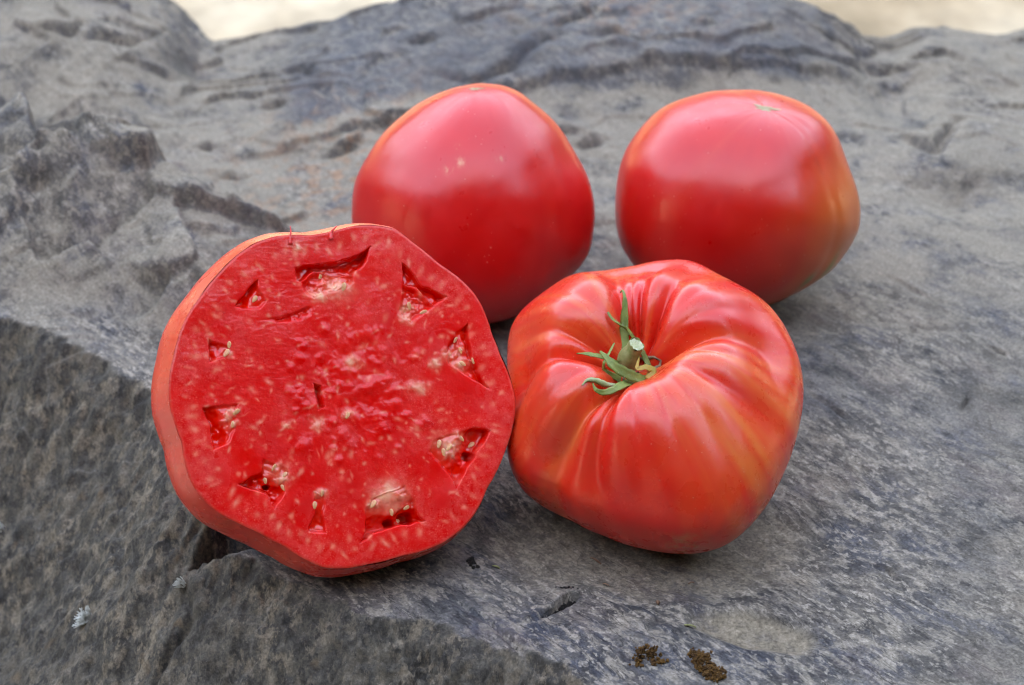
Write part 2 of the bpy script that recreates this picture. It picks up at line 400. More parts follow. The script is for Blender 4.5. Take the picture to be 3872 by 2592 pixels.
# ---------------------------------------------------------------- the rock (cm, z up)
EDGE = [(-60, 24), (-30, 14.5), (-20.8, 8.7), (-17.2, 6.6), (-13.9, 4.0), (-12.2, 0.5), (-11.2, -3.4), (-8.6, -6.6), (-4.7, -8.6),
        (-2.2, -9.2), (-0.6, -10.6), (1.3, -11.0), (2.8, -12.6), (3.4, -14.5), (6.5, -17.5), (14, -22), (60, -30)]
CREST_X = [-60, -34, -28, -24, -20.5, -19, -17.6, -16.4, -14.5, -12.5, -11.2, -8.5, -5.2, -2, 2, 8, 13, 16.2, 17.6, 18.8, 20.2, 21.6, 22.8, 24.5, 26, 28, 34, 60]
CREST_Z = [3.5, 3.6, 3.4, 3.2, 2.7, 2.1, 0.9, -0.35, -0.35, 0.05, 0.4, 1.0, 1.9, 2.4, 2.8, 3.0, 2.7, 1.85, 0.75, -0.1, -0.25, 0.25, 0.42, 0.25, 0.05, 0.0, -0.5, -2]
RIDGE = [(-60, 17, 4.0), (-26, 18, 3.7), (-22.5, 18.4, 4.3), (-20.6, 18.8, 4.9), (-18.9, 19.1, 5.3), (-17.6, 18.4, 4.9), (-16, 17.3, 4.5), (-13.9, 15.8, 3.6),
         (-12.6, 15.2, 2.7), (-10.7, 14.5, 1.6), (-8, 12.5, 0.5), (-6, 11.5, 0.0), (60, 11, 0.0)]
CRACKS = [([(-11.4, -5.0), (-11.5, -5.75), (-11.1, -6.8), (-12, -7.35), (-12.5, -8.1), (-13.2, -9.4)], 0.12, 0.35), ([(-2.4, -7.4), (-0.3, -9.6), (0.3, -10.8), (1.4, -11.8)], 0.10, 0.22)]

CRACKS += [([(12.46, -5.93), (13.02, -6.19), (13.2, -6.83)], 0.08, 0.2), ([(17.47, 3.51), (17.99, 4.71)], 0.08, 0.2), ([(16.36, 13.64), (16.94, 12.79), (17.7, 11.67)], 0.08, 0.2), ([(11.56, 4.28), (12.27, 3.67), (12.81, 2.8)], 0.08, 0.2), ([(19.35, 7.91), (20.05, 7.36)], 0.08, 0.2), ([(-24.04, 33.05), (-22.56, 33.23), (-22.06, 34.21)], 0.26, 0.55), ([(-21.71, 33.05), (-20.76, 33.7), (-19.96, 33.88), (-18.69, 34.67)], 0.26, 0.55), ([(-12.06, 33.45), (-10.89, 33.38), (-10.03, 32.36)], 0.26, 0.55), ([(-14.05, 23.76), (-12.99, 23.09), (-12.3, 23.34)], 0.26, 0.55), ([(-8.98, 25.27), (-8.01, 25.58), (-7.54, 25.8)], 0.26, 0.55), ([(-12.45, 29.91), (-11.3, 30.17)], 0.26, 0.55), ([(-15.21, 26.3), (-14.57, 26.43)], 0.26, 0.55), ([(-19.32, 17.77), (-18.48, 16.5), (-17.99, 16.08)], 0.26, 0.55), ([(-20.31, 15.66), (-19.94, 15.47)], 0.26, 0.55), ([(-3.71, 30.88), (-1.89, 30.05), (-0.09, 31.15), (0.85, 32.81), (2.4, 33.63)], 0.26, 0.55), ([(2.1, 34.52), (4.18, 36.66)], 0.26, 0.55), ([(3.94, 33.56), (5.5, 33.71), (6.53, 32.91), (6.74, 33.67)], 0.26, 0.55), ([(-5.37, 34.27), (-3.81, 34.14)], 0.26, 0.55), ([(3.26, 25.47), (4.43, 25.95)], 0.26, 0.55), ([(-21.54, 13.37), (-20.52, 13.48), (-19.42, 13.68)], 0.08, 0.2), ([(-21.12, 14.55), (-20.36, 14.26), (-19.52, 14.67)], 0.26, 0.55), ([(-16.99, 13.3), (-16.06, 13.06), (-15.55, 13.53)], 0.08, 0.2), ([(-20.97, 11.4), (-19.8, 12.09), (-18.54, 11.28)], 0.08, 0.2), ([(18.17, 35.97), (19.09, 34.44), (20.72, 34.75)], 0.26, 0.55), ([(19.12, 25.71), (20.1, 24.2), (21.68, 27.0)], 0.26, 0.55), ([(-14.1, 2.2), (-14.68, 2.44), (-15.65, 3.53), (-16.41, 3.59)], 0.08, 0.2), ([(-10.82, -3.45), (-11.69, -4.35), (-13.0, -3.19)], 0.08, 0.2)]


def rock_h(x, y):
    # wander the coordinates so that no drawn line stays straight
    wx = x + 0.5 * fbm(x * 0.35, y * 0.35, 4, 3); wy = y + 0.5 * fbm(x * 0.35, y * 0.35, 4, 9)
    wx2 = x + 0.22 * fbm(x * 0.7, y * 0.7, 2, 23); wy2 = y + 0.22 * fbm(x * 0.7, y * 0.7, 2, 29)
    h = np.full(x.shape, -0.28)
    h = h + 0.25 * fbm(x * 0.10, y * 0.10, 3, 40)
    h = h + 0.5 * sstep(14, 24, x) * sstep(0, 14, y) + 0.4 * np.exp(-(((wx - 22) / 5) ** 2 + ((wy - 26) / 4.5) ** 2)) * 2.2
    h = h - 0.9 * np.exp(-(((wx - 21) / 2.6) ** 2 + ((wy - 20.5) / 1.6) ** 2))
    # back crest
    cz = np.interp(wx, CREST_X, CREST_Z)
    back = sstep(21, 40, wy)
    h = h * (1 - back) + (cz + 0.05) * back
    # step between the dusty saddle and the darker slab behind it
    h = h + 0.55 * sstep(-0.10, 0.10, wy2 - (30.5 + 0.35 * (wx2 - 2) * (wx2 < 2) + 0.10 * (wx2 - 2) * (wx2 >= 2))) * sstep(-16, -8, wx) * (1 - sstep(12, 19, wx)) * (1 - sstep(33, 39, wy))
    h = h + 0.8 * np.exp(-(((wx + 24) / 5.5) ** 2 + ((wy - 33) / 3.0) ** 2))
    # ragged ridge at the left
    R = np.array(RIDGE)
    ry = np.interp(wx, R[:, 0], R[:, 1]); rz = np.interp(wx2, R[:, 0], R[:, 2])
    dy = wy2 - ry
    front = 1 - sstep(0, 10.5, -dy) * 0.78
    prof = np.where(dy < 0, front, 1 - sstep(0.0, 4.2, dy))
    ra = rz * prof
    fa, fb = facets(wx2 * 0.24, wy2 * 0.26, 3, 1.1)
    fc, fd = facets(wx2 * 0.55, wy2 * 0.6, 5, 0.9)
    rough = sstep(0.2, 1.6, rz) * sstep(-11, -3, dy) * (1 - sstep(0, 4, dy))
    ra = ra + rough * (1.6 * fa + 0.4 * fc)
    h = np.maximum(h, 0) * (1 - 0.6 * sstep(0.2, 1.0, rz) * (1 - sstep(24, 30, wy))) + np.minimum(h, 0) + ra
    # flaky layers: stepped contours
    ter = fbm(x * 0.09 + 3, y * 0.15 + 7, 3, 80, 0.42) * 2.4 + 0.17 * y + 0.10 * fbm(x * 0.9, y * 0.9, 2, 82)
    fr = ter - np.floor(ter)
    lay = (np.floor(ter) + sstep(0.0, 0.07, fr)) - ter
    flaky = 0.25 + 1.0 * sstep(9, 20, y)
    flaky = flaky * (1 - 0.85 * sstep(4, 12, x) * (1 - sstep(25, 31, y))) * (0.15 + 0.85 * sstep(-0.25, 0.35, fbm(x * 0.13 + 5, y * 0.16, 3, 84)))
    h = h + 0.38 * lay * flaky
    ga, gb = facets(wx2 * 0.30 + 40, wy2 * 0.42, 11, 0.6)
    h = h + 0.55 * ga * sstep(15, 26, y) * (0.35 + 0.65 * sstep(-0.1, 0.35, fbm(x * 0.12, y * 0.12, 2, 66)))
    ga2, gb2 = facets(wx2 * 0.8 + 11, wy2 * 1.1, 12, 0.7)
    h = h + 0.10 * ga2 * (0.15 + 0.85 * sstep(12, 24, y)) * sstep(-0.05, 0.3, fbm(x * 0.2 + 9, y * 0.2, 2, 67))
    # diagonal grain over the smooth right-hand slab
    u = 0.66 * x - 0.75 * y; v = 0.75 * x + 0.66 * y
    grain = fbm(u * 0.55, v * 1.9, 4, 110, 0.6)
    h = h + 0.035 * grain * (0.5 + 0.5 * sstep(-6, 4, x))
    h = h + 0.018 * fbm(x * 1.6, y * 1.6, 4, 120, 0.6)
    # front face: falls away to the lower left
    poly = EDGE + [(60, -90), (-90, -90), (-90, 24)]
    sd = poly_sd(x + 0.35 * fbm(x * 0.5, y * 0.5, 4, 130), y + 0.35 * fbm(x * 0.5, y * 0.5, 4, 140), poly)
    sd = sd + 0.18 * fbm(x * 1.5, y * 1.5, 3, 150)
    dn = np.maximum(sd, 0)
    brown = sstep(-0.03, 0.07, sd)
    drop = 1.12 * dn * dn / (dn + 0.12)
    # broken steps near the lower middle of the face
    st = fbm(x * 0.30 + 1, y * 0.36 + 5, 4, 160, 0.55) * 4 + 0.9 * dn
    fs = st - np.floor(st)
    step = (np.floor(st) + sstep(0.0, 0.18, fs)) - st
    qa, qb = facets(wx2 * 0.42 + 3, wy2 * 0.30, 21, 0.8)
    mid = np.exp(-(((x + 1.5) / 5.0) ** 2))
    face = -drop + brown * (0.05 + 0.50 * mid) * step * sstep(0, 1.0, dn)
    along = fbm(x * 0.8 + 0.3 * y, y * 0.35, 4, 170, 0.6)
    face = face + brown * sstep(0, 0.8, dn) * (0.05 + 0.55 * mid) * qa
    face = face + brown * (0.05 * along * 0.6 + 0.02 * fbm(x * 2.2, y * 2.2, 3, 175, 0.6))
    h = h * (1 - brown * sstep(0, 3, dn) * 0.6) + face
    # cracks
    cx_, cy_ = wx2 * 0.35 + x * 0.65, wy2 * 0.35 + y * 0.65
    for line, w, dep in CRACKS:
        P = np.array(line); lo = P.min(0) - 2.2; hi = P.max(0) + 2.2
        m = (x > lo[0]) & (x < hi[0]) & (y > lo[1]) & (y < hi[1])
        if not m.any():
            continue
        q, t = line_sd(cx_[m], cy_[m], line)
        taper = np.sin(np.pi * np.clip(t, 0.03, 0.97)) ** 0.5
        side = cy_[m] - np.interp(cx_[m], *zip(*sorted(line)))
        h[m] = h[m] - dep * np.exp(-(q / w) ** 2) * taper + 0.55 * dep * sstep(0, 0.2, side) * np.exp(-(q / (w * 3.5)) ** 2) * taper
    # hollow filled with silt under and before the ribbed tomato, and a smaller one
    sand = np.zeros_like(x)
    e1 = ((wx - 4.8) / 6.0) ** 2 + ((wy + 5.0) / 2.9) ** 2
    e2 = ((wx2 - 8.0) / 2.1) ** 2 + ((wy2 + 9.6 + 0.25 * (wx2 - 8)) / 0.95) ** 2
    for e, dep, amt in ((e1, 0.30, 0.55), (e2, 0.28, 1.0)):
        m = sstep(1.25, 0.45, e)
        h = h - dep * sstep(1.5, 0.2, e)
        sand = np.maximum(sand, m * amt)
    # dark slit before the ribbed tomato
    ca, sa = math.cos(math.radians(40)), math.sin(math.radians(40))
    px, py = (x - 1.5) * ca + (y + 8.25) * sa, -(x - 1.5) * sa + (y + 8.25) * ca
    sl = poly_sd(px, py, [(-1.0, -0.20), (0.5, -0.30), (1.0, -0.08), (0.75, 0.14), (0.2, 0.06)])
    h = h - 1.9 * sstep(-0.03, 0.09, sl)
    h = h + 0.14 * np.exp(-(np.maximum(-sl, 0) / 0.5) ** 2) * (sl < 0) * (py > 0)
    # hole below the left end of the cut tomato
    q = poly_sd(wx2, wy2, [(-11.4, -4.9), (-9.7, -5.5), (-8.3, -5.0), (-8.8, -3.4), (-10.6, -3.1)])
    h = h - 1.7 * sstep(-0.05, 0.45, q)
    tone = np.clip(0.6 * gb * sstep(12, 22, y) + 0.4 * gb2 + 0.4 * fb * rough, 0, 1)
    return h, brown, sand, tone


def rock_outer(x, y, h):
    """round the boulder off to the ground, outside the part the photograph shows"""
    d = np.maximum(y - 39.3 - 0.8 * fbm(x * 0.15, y * 0.02, 2, 77), 0)
    h = h - 0.40 * d * d
    d = np.maximum(np.abs(x - 2) - 40.0, 0)
    h = h - 0.16 * d * d
    return np.maximum(h, -44.0)
# ---------------------------------------------------------------- materials of the setting
def make_rock_mat():
    m = N('slate_rock')
    co = m.co
    turn = m.mapping(co, rot=(0, 0, math.radians(49)))
    diag = m.mapping(turn, (0.52, 1.0, 0.7))
    big = m.noise(0.14, 5, 0.6)
    med = m.noise(0.55, 8, 0.62, dist=0.3)
    fleck = m.noise(2.7, 7, 0.62, diag, 0.3)
    fine = m.noise(9.0, 5, 0.7)
    base = m.ramp(med, [(0.28, (0.0314, 0.0286, 0.0261)), (0.42, (0.0672, 0.0603, 0.0531)), (0.55, (0.1176, 0.1040, 0.0888)), (0.72, (0.2072, 0.1789, 0.1447))])
    hue = m.ramp(big, [(0.32, (0.86, 0.94, 1.08)), (0.5, (1.0, 1.0, 1.0)), (0.62, (1.12, 1.02, 0.92)), (0.72, (1.08, 0.98, 0.96))])
    c = m.mix(0.85, base, hue, 'MULTIPLY')
    # slate-blue and purplish stains
    bl = m.math('MULTIPLY', m.ramp(m.noise(0.75, 6, 0.65, m.mapping(diag, loc=(9, 4, 2))), [(0.49, 0.0), (0.62, 0.6)]), m.ramp(m.noise(0.2, 2, 0.5, m.mapping(co, loc=(3, 8, 1))), [(0.36, 0.1), (0.6, 1.0)]))
    c = m.mix(bl, c, (0.050, 0.060, 0.082))
    pu = m.ramp(m.noise(0.4, 5, 0.6, m.mapping(diag, loc=(19, 14, 2))), [(0.54, 0.0), (0.66, 0.55)])
    c = m.mix(pu, c, (0.1098, 0.0811, 0.0753))
    # pale dusty flecks lying along the grain, thick in places and absent in others
    where = m.ramp(m.noise(0.22, 4, 0.55, m.mapping(co, loc=(1, 2, 3))), [(0.36, 0.15), (0.60, 0.85)])
    ff = m.math('MULTIPLY', m.ramp(fleck, [(0.50, 0.0), (0.60, 0.85)]), where)
    c = m.mix(ff, c, (0.2968, 0.2496, 0.1911))
    fl2 = m.noise(5.2, 4, 0.6, m.mapping(diag, loc=(5, 5, 5)), 0.3)
    c = m.mix(m.math('MULTIPLY', m.ramp(fl2, [(0.56, 0.0), (0.60, 0.8)]), where), c, (0.3360, 0.2860, 0.2268))
    dk = m.ramp(fleck, [(0.36, 0.8), (0.43, 0.0)])
    c = m.mix(m.math('MULTIPLY', dk, 0.75), c, (0.0224, 0.0218, 0.0222))
    hair = m.noise(1.0, 6, 0.6, m.mapping(turn, (0.25, 1.6, 1.0), loc=(2, 7, 0)), 0.6)
    c = m.mix(m.ramp(m.math('ABSOLUTE', m.math('SUBTRACT', hair, 0.5)), [(0.0, 0.8), (0.012, 0.0)]), c, (0.0134, 0.0125, 0.0125))
    tn = m.attr('tone')
    c = m.mix(m.math('MULTIPLY', m.ramp(tn, [(0.45, 0.0), (0.6, 0.65)]), m.ramp(m.noise(0.8, 5, 0.6), [(0.35, 0.3), (0.6, 1.0)])), c, (0.078, 0.080, 0.086))
    # dust
    dust = m.math('MULTIPLY', m.attr('dust'), m.ramp(m.noise(0.45, 7, 0.62), [(0.34, 0.0), (0.54, 1.0)]))
    c = m.mix(m.math('MULTIPLY', dust, 0.8), c, (0.232, 0.192, 0.142))
    rust = m.math('MULTIPLY', m.attr('rust'), m.ramp(m.noise(1.3, 5, 0.6), [(0.50, 0.0), (0.60, 1.0)]))
    c = m.mix(m.math('MULTIPLY', rust, 0.7), c, (0.2800, 0.1456, 0.0820))
    # brown weathered front face
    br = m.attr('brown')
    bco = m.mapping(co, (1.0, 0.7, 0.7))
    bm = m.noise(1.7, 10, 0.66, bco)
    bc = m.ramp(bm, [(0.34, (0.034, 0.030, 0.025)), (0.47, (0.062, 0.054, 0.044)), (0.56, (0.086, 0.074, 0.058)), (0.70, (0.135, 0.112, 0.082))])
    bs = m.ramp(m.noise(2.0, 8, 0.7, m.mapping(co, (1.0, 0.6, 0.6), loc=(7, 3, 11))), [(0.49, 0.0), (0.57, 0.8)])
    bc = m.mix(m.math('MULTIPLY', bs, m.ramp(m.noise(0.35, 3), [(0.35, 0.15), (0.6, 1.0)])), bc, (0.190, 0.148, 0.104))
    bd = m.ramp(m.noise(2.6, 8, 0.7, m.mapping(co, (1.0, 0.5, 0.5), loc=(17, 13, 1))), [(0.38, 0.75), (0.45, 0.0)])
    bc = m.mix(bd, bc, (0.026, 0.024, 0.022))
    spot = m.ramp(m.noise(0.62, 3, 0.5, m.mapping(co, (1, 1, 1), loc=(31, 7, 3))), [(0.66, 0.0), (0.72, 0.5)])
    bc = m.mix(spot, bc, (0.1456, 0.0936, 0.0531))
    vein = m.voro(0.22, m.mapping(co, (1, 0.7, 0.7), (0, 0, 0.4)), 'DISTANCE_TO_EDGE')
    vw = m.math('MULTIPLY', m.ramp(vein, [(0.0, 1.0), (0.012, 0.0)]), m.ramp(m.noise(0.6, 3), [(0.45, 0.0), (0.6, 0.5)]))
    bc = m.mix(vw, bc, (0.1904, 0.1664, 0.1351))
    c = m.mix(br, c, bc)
    # silt
    sn = m.ramp(m.noise(2.0, 6, 0.65), [(0.3, (0.125, 0.100, 0.072)), (0.52, (0.205, 0.165, 0.115)), (0.75, (0.31, 0.25, 0.18))])
    sf = m.math('MULTIPLY', m.attr('sand'), m.ramp(m.noise(1.6, 6, 0.7), [(0.28, 0.25), (0.52, 1.0)]))
    c = m.mix(sf, c, sn)
    # grit speckle
    sp = m.ramp(fine, [(0.32, 0.6), (0.5, 1.0), (0.68, 1.45)])
    c = m.mix(1.0, c, sp, 'MULTIPLY')
    tiny = m.ramp(m.noise(26, 2, 0.5), [(0.70, 0.0), (0.76, 0.6)])
    c = m.mix(tiny, c, (0.3360, 0.3016, 0.2606))
    b1 = m.bump(m.noise(3.6, 10, 0.68, m.mapping(turn, (0.7, 1.0, 0.9))), 0.035, 0.75)
    b3 = m.bump(m.noise(13.0, 5, 0.7), 0.018, 0.8, b1)
    return m.set(color=c, rough=m.ramp(med, [(0.3, 0.75), (0.7, 0.92)]), spec=0.12, normal=b3)


def make_ground_mat():
    m = N('dry_ground', 1.0)
    a = m.noise(1.1, 6, 0.65)
    c = m.ramp(a, [(0.30, (0.16, 0.115, 0.065)), (0.44, (0.38, 0.275, 0.165)), (0.55, (0.54, 0.43, 0.29)), (0.75, (0.66, 0.55, 0.40))])
    g = m.ramp(m.noise(14, 5, 0.7), [(0.3, 0.72), (0.7, 1.2)])
    c = m.mix(1.0, c, g, 'MULTIPLY')
    return m.set(color=c, rough=0.95, spec=0.2, normal=m.bump(m.noise(30, 6, 0.7), 1.0, 0.5))


# ---------------------------------------------------------------- ground beyond the rock
gx, gy = np.meshgrid(np.concatenate([[-30000, -8000, -2500], np.linspace(-900, 900, 90), [2500, 8000, 30000]]),
                     np.concatenate([[-30000, -8000, -2500], np.linspace(-700, 1100, 90), [2500, 8000, 30000]]))
gz = -43.0 + 3.0 * fbm(gx * 0.006, gy * 0.006, 4, 5) * (np.hypot(gx, gy) < 1500)
ground = mesh_obj('ground', np.stack([gx, gy, gz], -1).reshape(-1, 3), grid_faces(gx.shape[0], gx.shape[1]), make_ground_mat())
tag(ground, kind='structure')

# ---------------------------------------------------------------- rock mesh
def axis_points(lo, hi, step, outer_lo, outer_hi, n=26):
    core = np.arange(lo, hi + step / 2, step)
    t = (np.arange(1, n + 1) / n) ** 1.6
    return np.concatenate([(lo - (lo - outer_lo) * t)[::-1], core, core[-1] + (outer_hi - core[-1]) * t])


rx = axis_points(-25.5, 31.0, 0.080, -62, 64)
ry = axis_points(-15.5, 44.0, 0.085, -62, 66)
RX, RY = np.meshgrid(rx, ry)
RH, R_brown, R_sand, R_tone = rock_h(RX, RY)
RH = rock_outer(RX, RY, RH)
_bl = RH.copy()                                    # knock the razor edges off the broken faces farther back
for _ in range(3):
    _bl[1:-1, 1:-1] = (_bl[1:-1, 1:-1] * 4 + _bl[:-2, 1:-1] + _bl[2:, 1:-1] + _bl[1:-1, :-2] + _bl[1:-1, 2:]) / 8
_wb = sstep(7, 11, RY)
RH = RH * (1 - _wb) + _bl * _wb
for cx, cy, cz, ra, rb, tilt in CARVE:             # seat each tomato: the stone never pokes into it
    q = ((RX - cx) ** 2 + (RY - cy) ** 2) / ra ** 2
    low = np.where(q < 0.98, cz - rb * np.sqrt(np.maximum(1 - q, 0)), 1e3)
    RH = np.minimum(RH, low + 0.02)
_hn, _hc = np.array(HALF_N), np.array(HALF_C) - np.array(HALF_N) * 0.9
# lower surface of the ellipsoid that stands for the back of the cut tomato
_A = np.eye(3) / 6.2 ** 2 + np.outer(_hn, _hn) * (1 / 4.5 ** 2 - 1 / 6.2 ** 2)
_dx, _dy = RX - _hc[0], RY - _hc[1]
_b = _A[0, 2] * _dx + _A[1, 2] * _dy
_c = _A[0, 0] * _dx ** 2 + _A[1, 1] * _dy ** 2 + 2 * _A[0, 1] * _dx * _dy - 1
_disc = _b * _b - _A[2, 2] * _c
RH = np.where(_disc > 0, np.minimum(RH, _hc[2] + (-_b - np.sqrt(np.maximum(_disc, 0))) / _A[2, 2] + 0.03), RH)
# where dust and rust lie
R_slab = sstep(-0.6, 0.6, RY - (29.5 + 0.12 * RX) + 1.2 * fbm(RX * 0.3, RY * 0.3, 3, 88)) * sstep(-15, -9, RX) * (1 - sstep(14, 20, RX))
R_dust = np.clip(sstep(7, 19, RY) + sstep(9, 18, RX) * 0.35 + sstep(-6, -12, RX) * sstep(2, 8, RY) * 0.7, 0, 1) * (1 - 0.85 * R_slab)
R_rust = np.exp(-(((RX + 7) / 6) ** 2 + ((RY - 23) / 6) ** 2)) + 0.5 * np.exp(-(((RX - 6) / 6) ** 2 + ((RY - 36) / 3) ** 2))
# less dust and a darker tone where the stone is steep
_s = RH.copy()
for _ in range(4):
    _s[1:-1, 1:-1] = (_s[:-2, 1:-1] + _s[2:, 1:-1] + _s[1:-1, :-2] + _s[1:-1, 2:] + _s[1:-1, 1:-1]) / 5
_gy, _gx = np.gradient(_s, ry, rx)
R_steep = 0.65 * sstep(0.5, 1.1, np.hypot(_gx, _gy)) * (1 - R_brown)
R_dust = R_dust * (1 - R_steep)
R_tone = np.maximum(np.clip(R_tone * (1 - 0.6 * R_dust) + 0.45 * R_slab, 0, 1), 0.75 * R_steep)
rock = mesh_obj('rock', np.stack([RX, RY, RH], -1).reshape(-1, 3), grid_faces(len(ry), len(rx)), make_rock_mat(),
                attrs=dict(brown=R_brown.ravel(), sand=R_sand.ravel(), dust=R_dust.ravel(), rust=R_rust.ravel(), tone=R_tone.ravel()))
tag(rock, kind='structure')


def rock_at(x, y):
    i = int(np.clip(np.searchsorted(ry, y), 1, len(ry) - 1)); j = int(np.clip(np.searchsorted(rx, x), 1, len(rx) - 1))
    ty = (y - ry[i - 1]) / (ry[i] - ry[i - 1]); tx = (x - rx[j - 1]) / (rx[j] - rx[j - 1])
    return float((RH[i - 1, j - 1] * (1 - tx) + RH[i - 1, j] * tx) * (1 - ty) + (RH[i, j - 1] * (1 - tx) + RH[i, j] * tx) * ty)


def rock_normal(x, y, e=0.6):
    n = Vector((-(rock_at(x + e, y) - rock_at(x - e, y)) / (2 * e), -(rock_at(x, y + e) - rock_at(x, y - e)) / (2 * e), 1))
    return n.normalized()


# ---------------------------------------------------------------- unseen trees: the row behind shades the rock, others added to block low sky
def make_leaf_mat():
    m = N('unseen_tree_leaf', 1.0)
    c = m.ramp(m.noise(1.2, 3), [(0.3, (0.03, 0.055, 0.018)), (0.7, (0.08, 0.12, 0.04))])
    return m.set(color=c, rough=0.6, spec=0.3)


def make_bark_mat():
    m = N('tree_bark', 1.0)
    return m.set(color=m.ramp(m.noise(9, 5), [(0.3, (0.05, 0.04, 0.03)), (0.7, (0.13, 0.10, 0.075))]), rough=0.9, normal=m.bump(m.noise(20, 5), 1.0, 0.6))


LEAF, BARK = make_leaf_mat(), make_bark_mat()


def unseen_tree(x, y, height, rad, seed):
    rng = np.random.default_rng(seed)
    t = empty('unseen_tree', (x, y, -43)); tag(t, kind='structure')
    # trunk
    k = 10; rows = []
    for i in range(6):
        f = i / 5
        a = np.arange(k) / k * 2 * np.pi
        r = 13 * (1 - 0.6 * f)
        rows.append(np.stack([r * np.cos(a) + 8 * math.sin(3 * f), r * np.sin(a), np.full(k, f * height * 0.62)], -1))
    mesh_obj('trunk', np.concatenate(rows), grid_faces(6, k, True), BARK, t)
    # crown: leaf faces through a lumpy volume reaching almost to the ground
    n = 15000
    lum = rng.normal(size=(26, 3)) * np.array([rad * 0.5, rad * 0.42, height * 0.24]) + np.array([0, 0, height * 0.55])
    c = lum[rng.integers(0, 26, n)] + rng.normal(size=(n, 3)) * rad * 0.24
    c[:, 2] = np.clip(c[:, 2], 12 + rng.random(n) * 30, height - rng.random(n) * 10)
    d1 = rng.normal(size=(n, 3)); d1 /= np.linalg.norm(d1, axis=1)[:, None]
    d2 = np.cross(d1, rng.normal(size=(n, 3))); d2 /= np.linalg.norm(d2, axis=1)[:, None]
    s = 12 + 9 * rng.random((n, 1))
    V = np.stack([c - d1 * s, c + d2 * s * 0.45, c + d1 * s, c - d2 * s * 0.45], 1).reshape(-1, 3)
    mesh_obj('crown', V, np.arange(4 * n).reshape(-1, 4), LEAF, t, smooth=False)
    return t


for k, (x, y, hgt, rad) in enumerate(UNSEEN_TREES):
    unseen_tree(x, y, hgt, rad, 100 + k)


# ---------------------------------------------------------------- tomato skins
def skin_mat(name, deep, warm, pale, streak_amt, rough, sss=0.25, orange_attr=False):
    m = N(name)
    rad = m.attr('rad', True)                 # x, y: azimuth on a circle, z: pole to pole
    st = m.noise(1.0, 4, 0.6, m.mapping(rad, (26, 26, 1.6)), 0.4)
    st2 = m.noise(1.0, 3, 0.5, m.mapping(rad, (9, 9, 1.0), loc=(5, 3, 0)), 0.3)
    blot = m.noise(0.45, 3, 0.5)
    f = m.ramp(m.math('MULTIPLY', m.ramp(st, [(0.38, 0.0), (0.68, 1.0)]), m.ramp(st2, [(0.36, 0.0), (0.62, 1.0)])), [(0.0, 0.0), (1.0, streak_amt)])
    c = m.mix(m.ramp(blot, [(0.35, 0.0), (0.68, 1.0)]), deep, warm)
    c = m.mix(f, c, pale)
    if orange_attr:
        o = m.attr('ripe')
        c = m.mix(m.math('MULTIPLY', o, m.ramp(st2, [(0.3, 0.45), (0.6, 1.0)])), c, (0.62, 0.13, 0.025))
        g = m.math('MULTIPLY', m.attr('green'), m.ramp(st, [(0.28, 0.3), (0.50, 1.0)]))
        c = m.mix(g, c, (0.20, 0.20, 0.035))
    # fine lenticels and a few scuffs
    dots = m.ramp(m.voro(4.2), [(0.05, 0.8), (0.10, 0.0)])
    dsel = m.math('MULTIPLY', dots, m.ramp(m.noise(0.8, 3), [(0.48, 0.0), (0.58, 0.8)]))
    c = m.mix(dsel, c, (0.92, 0.55, 0.40))
    sc = m.attr('scuff')
    scn = m.math('MULTIPLY', sc, m.ramp(m.noise(7, 6, 0.75, m.mapping(rad, (12, 12, 4))), [(0.48, 0.0), (0.62, 0.9)]))
    c = m.mix(scn, c, (0.68, 0.32, 0.16))
    b = m.bump(m.noise(24, 3, 0.6), 0.012, 0.22)
    b = m.bump(m.noise(2.4, 3, 0.55), 0.05, 0.10, b)
    rr = m.ramp(m.noise(1.1, 4, 0.6), [(0.3, rough - 0.04), (0.7, rough + 0.07)])
    return m.set(color=c, rough=rr, spec=0.6, sss=sss, sscale=0.35 * CM, srad=(1.0, 0.22, 0.10), normal=b)


def plain_mat(name, lo, hi, scale, rough=0.6, bump=0.02, sss=0.0):
    m = N(name)
    c = m.ramp(m.noise(scale, 5, 0.6), [(0.32, lo), (0.68, hi)])
    kw = dict(color=c, rough=rough, spec=0.4, normal=m.bump(m.noise(scale * 4, 4, 0.6), bump, 0.6))
    if sss:
        kw.update(sss=sss, sscale=0.1 * CM, srad=(1.0, 0.5, 0.2))
    return m.set(**kw)


def to_world(frame, c, V):
    return V @ frame.T


def tube(path, radii, k=10, cap=True):
    """tapered tube through path points; returns V, faces"""
    P = np.asarray(path, float); n = len(P); V = []; F = []
    up = np.array([0.31, 0.52, 0.79])
    for i in range(n):
        t = P[min(i + 1, n - 1)] - P[max(i - 1, 0)]; t /= np.linalg.norm(t)
        a = np.cross(t, up); a /= np.linalg.norm(a); b = np.cross(t, a)
        for j in range(k):
            g = 2 * math.pi * j / k
            V.append(P[i] + radii[i] * (math.cos(g) * a + math.sin(g) * b))
    for i in range(n - 1):
        for j in range(k):
            F.append((i * k + j, i * k + (j + 1) % k, (i + 1) * k + (j + 1) % k, (i + 1) * k + j))
    if cap:
        F.append(tuple(range(k))[::-1]); F.append(tuple((n - 1) * k + j for j in range(k)))
    return np.array(V), F


def smooth_path(pts, m):
    """Catmull-Rom through points (any number of columns)"""
    P = np.asarray(pts, float); n = len(P); out = []
    for q in range(m):
        t = q / (m - 1) * (n - 1); i = min(int(t), n - 2); f = t - i
        p0, p1, p2, p3 = P[max(i - 1, 0)], P[i], P[i + 1], P[min(i + 2, n - 1)]
        out.append(p1 + 0.5 * f * (p2 - p0 + f * (2 * p0 - 5 * p1 + 4 * p2 - p3 + f * (3 * (p1 - p2) + p3 - p0))))
    return np.array(out)


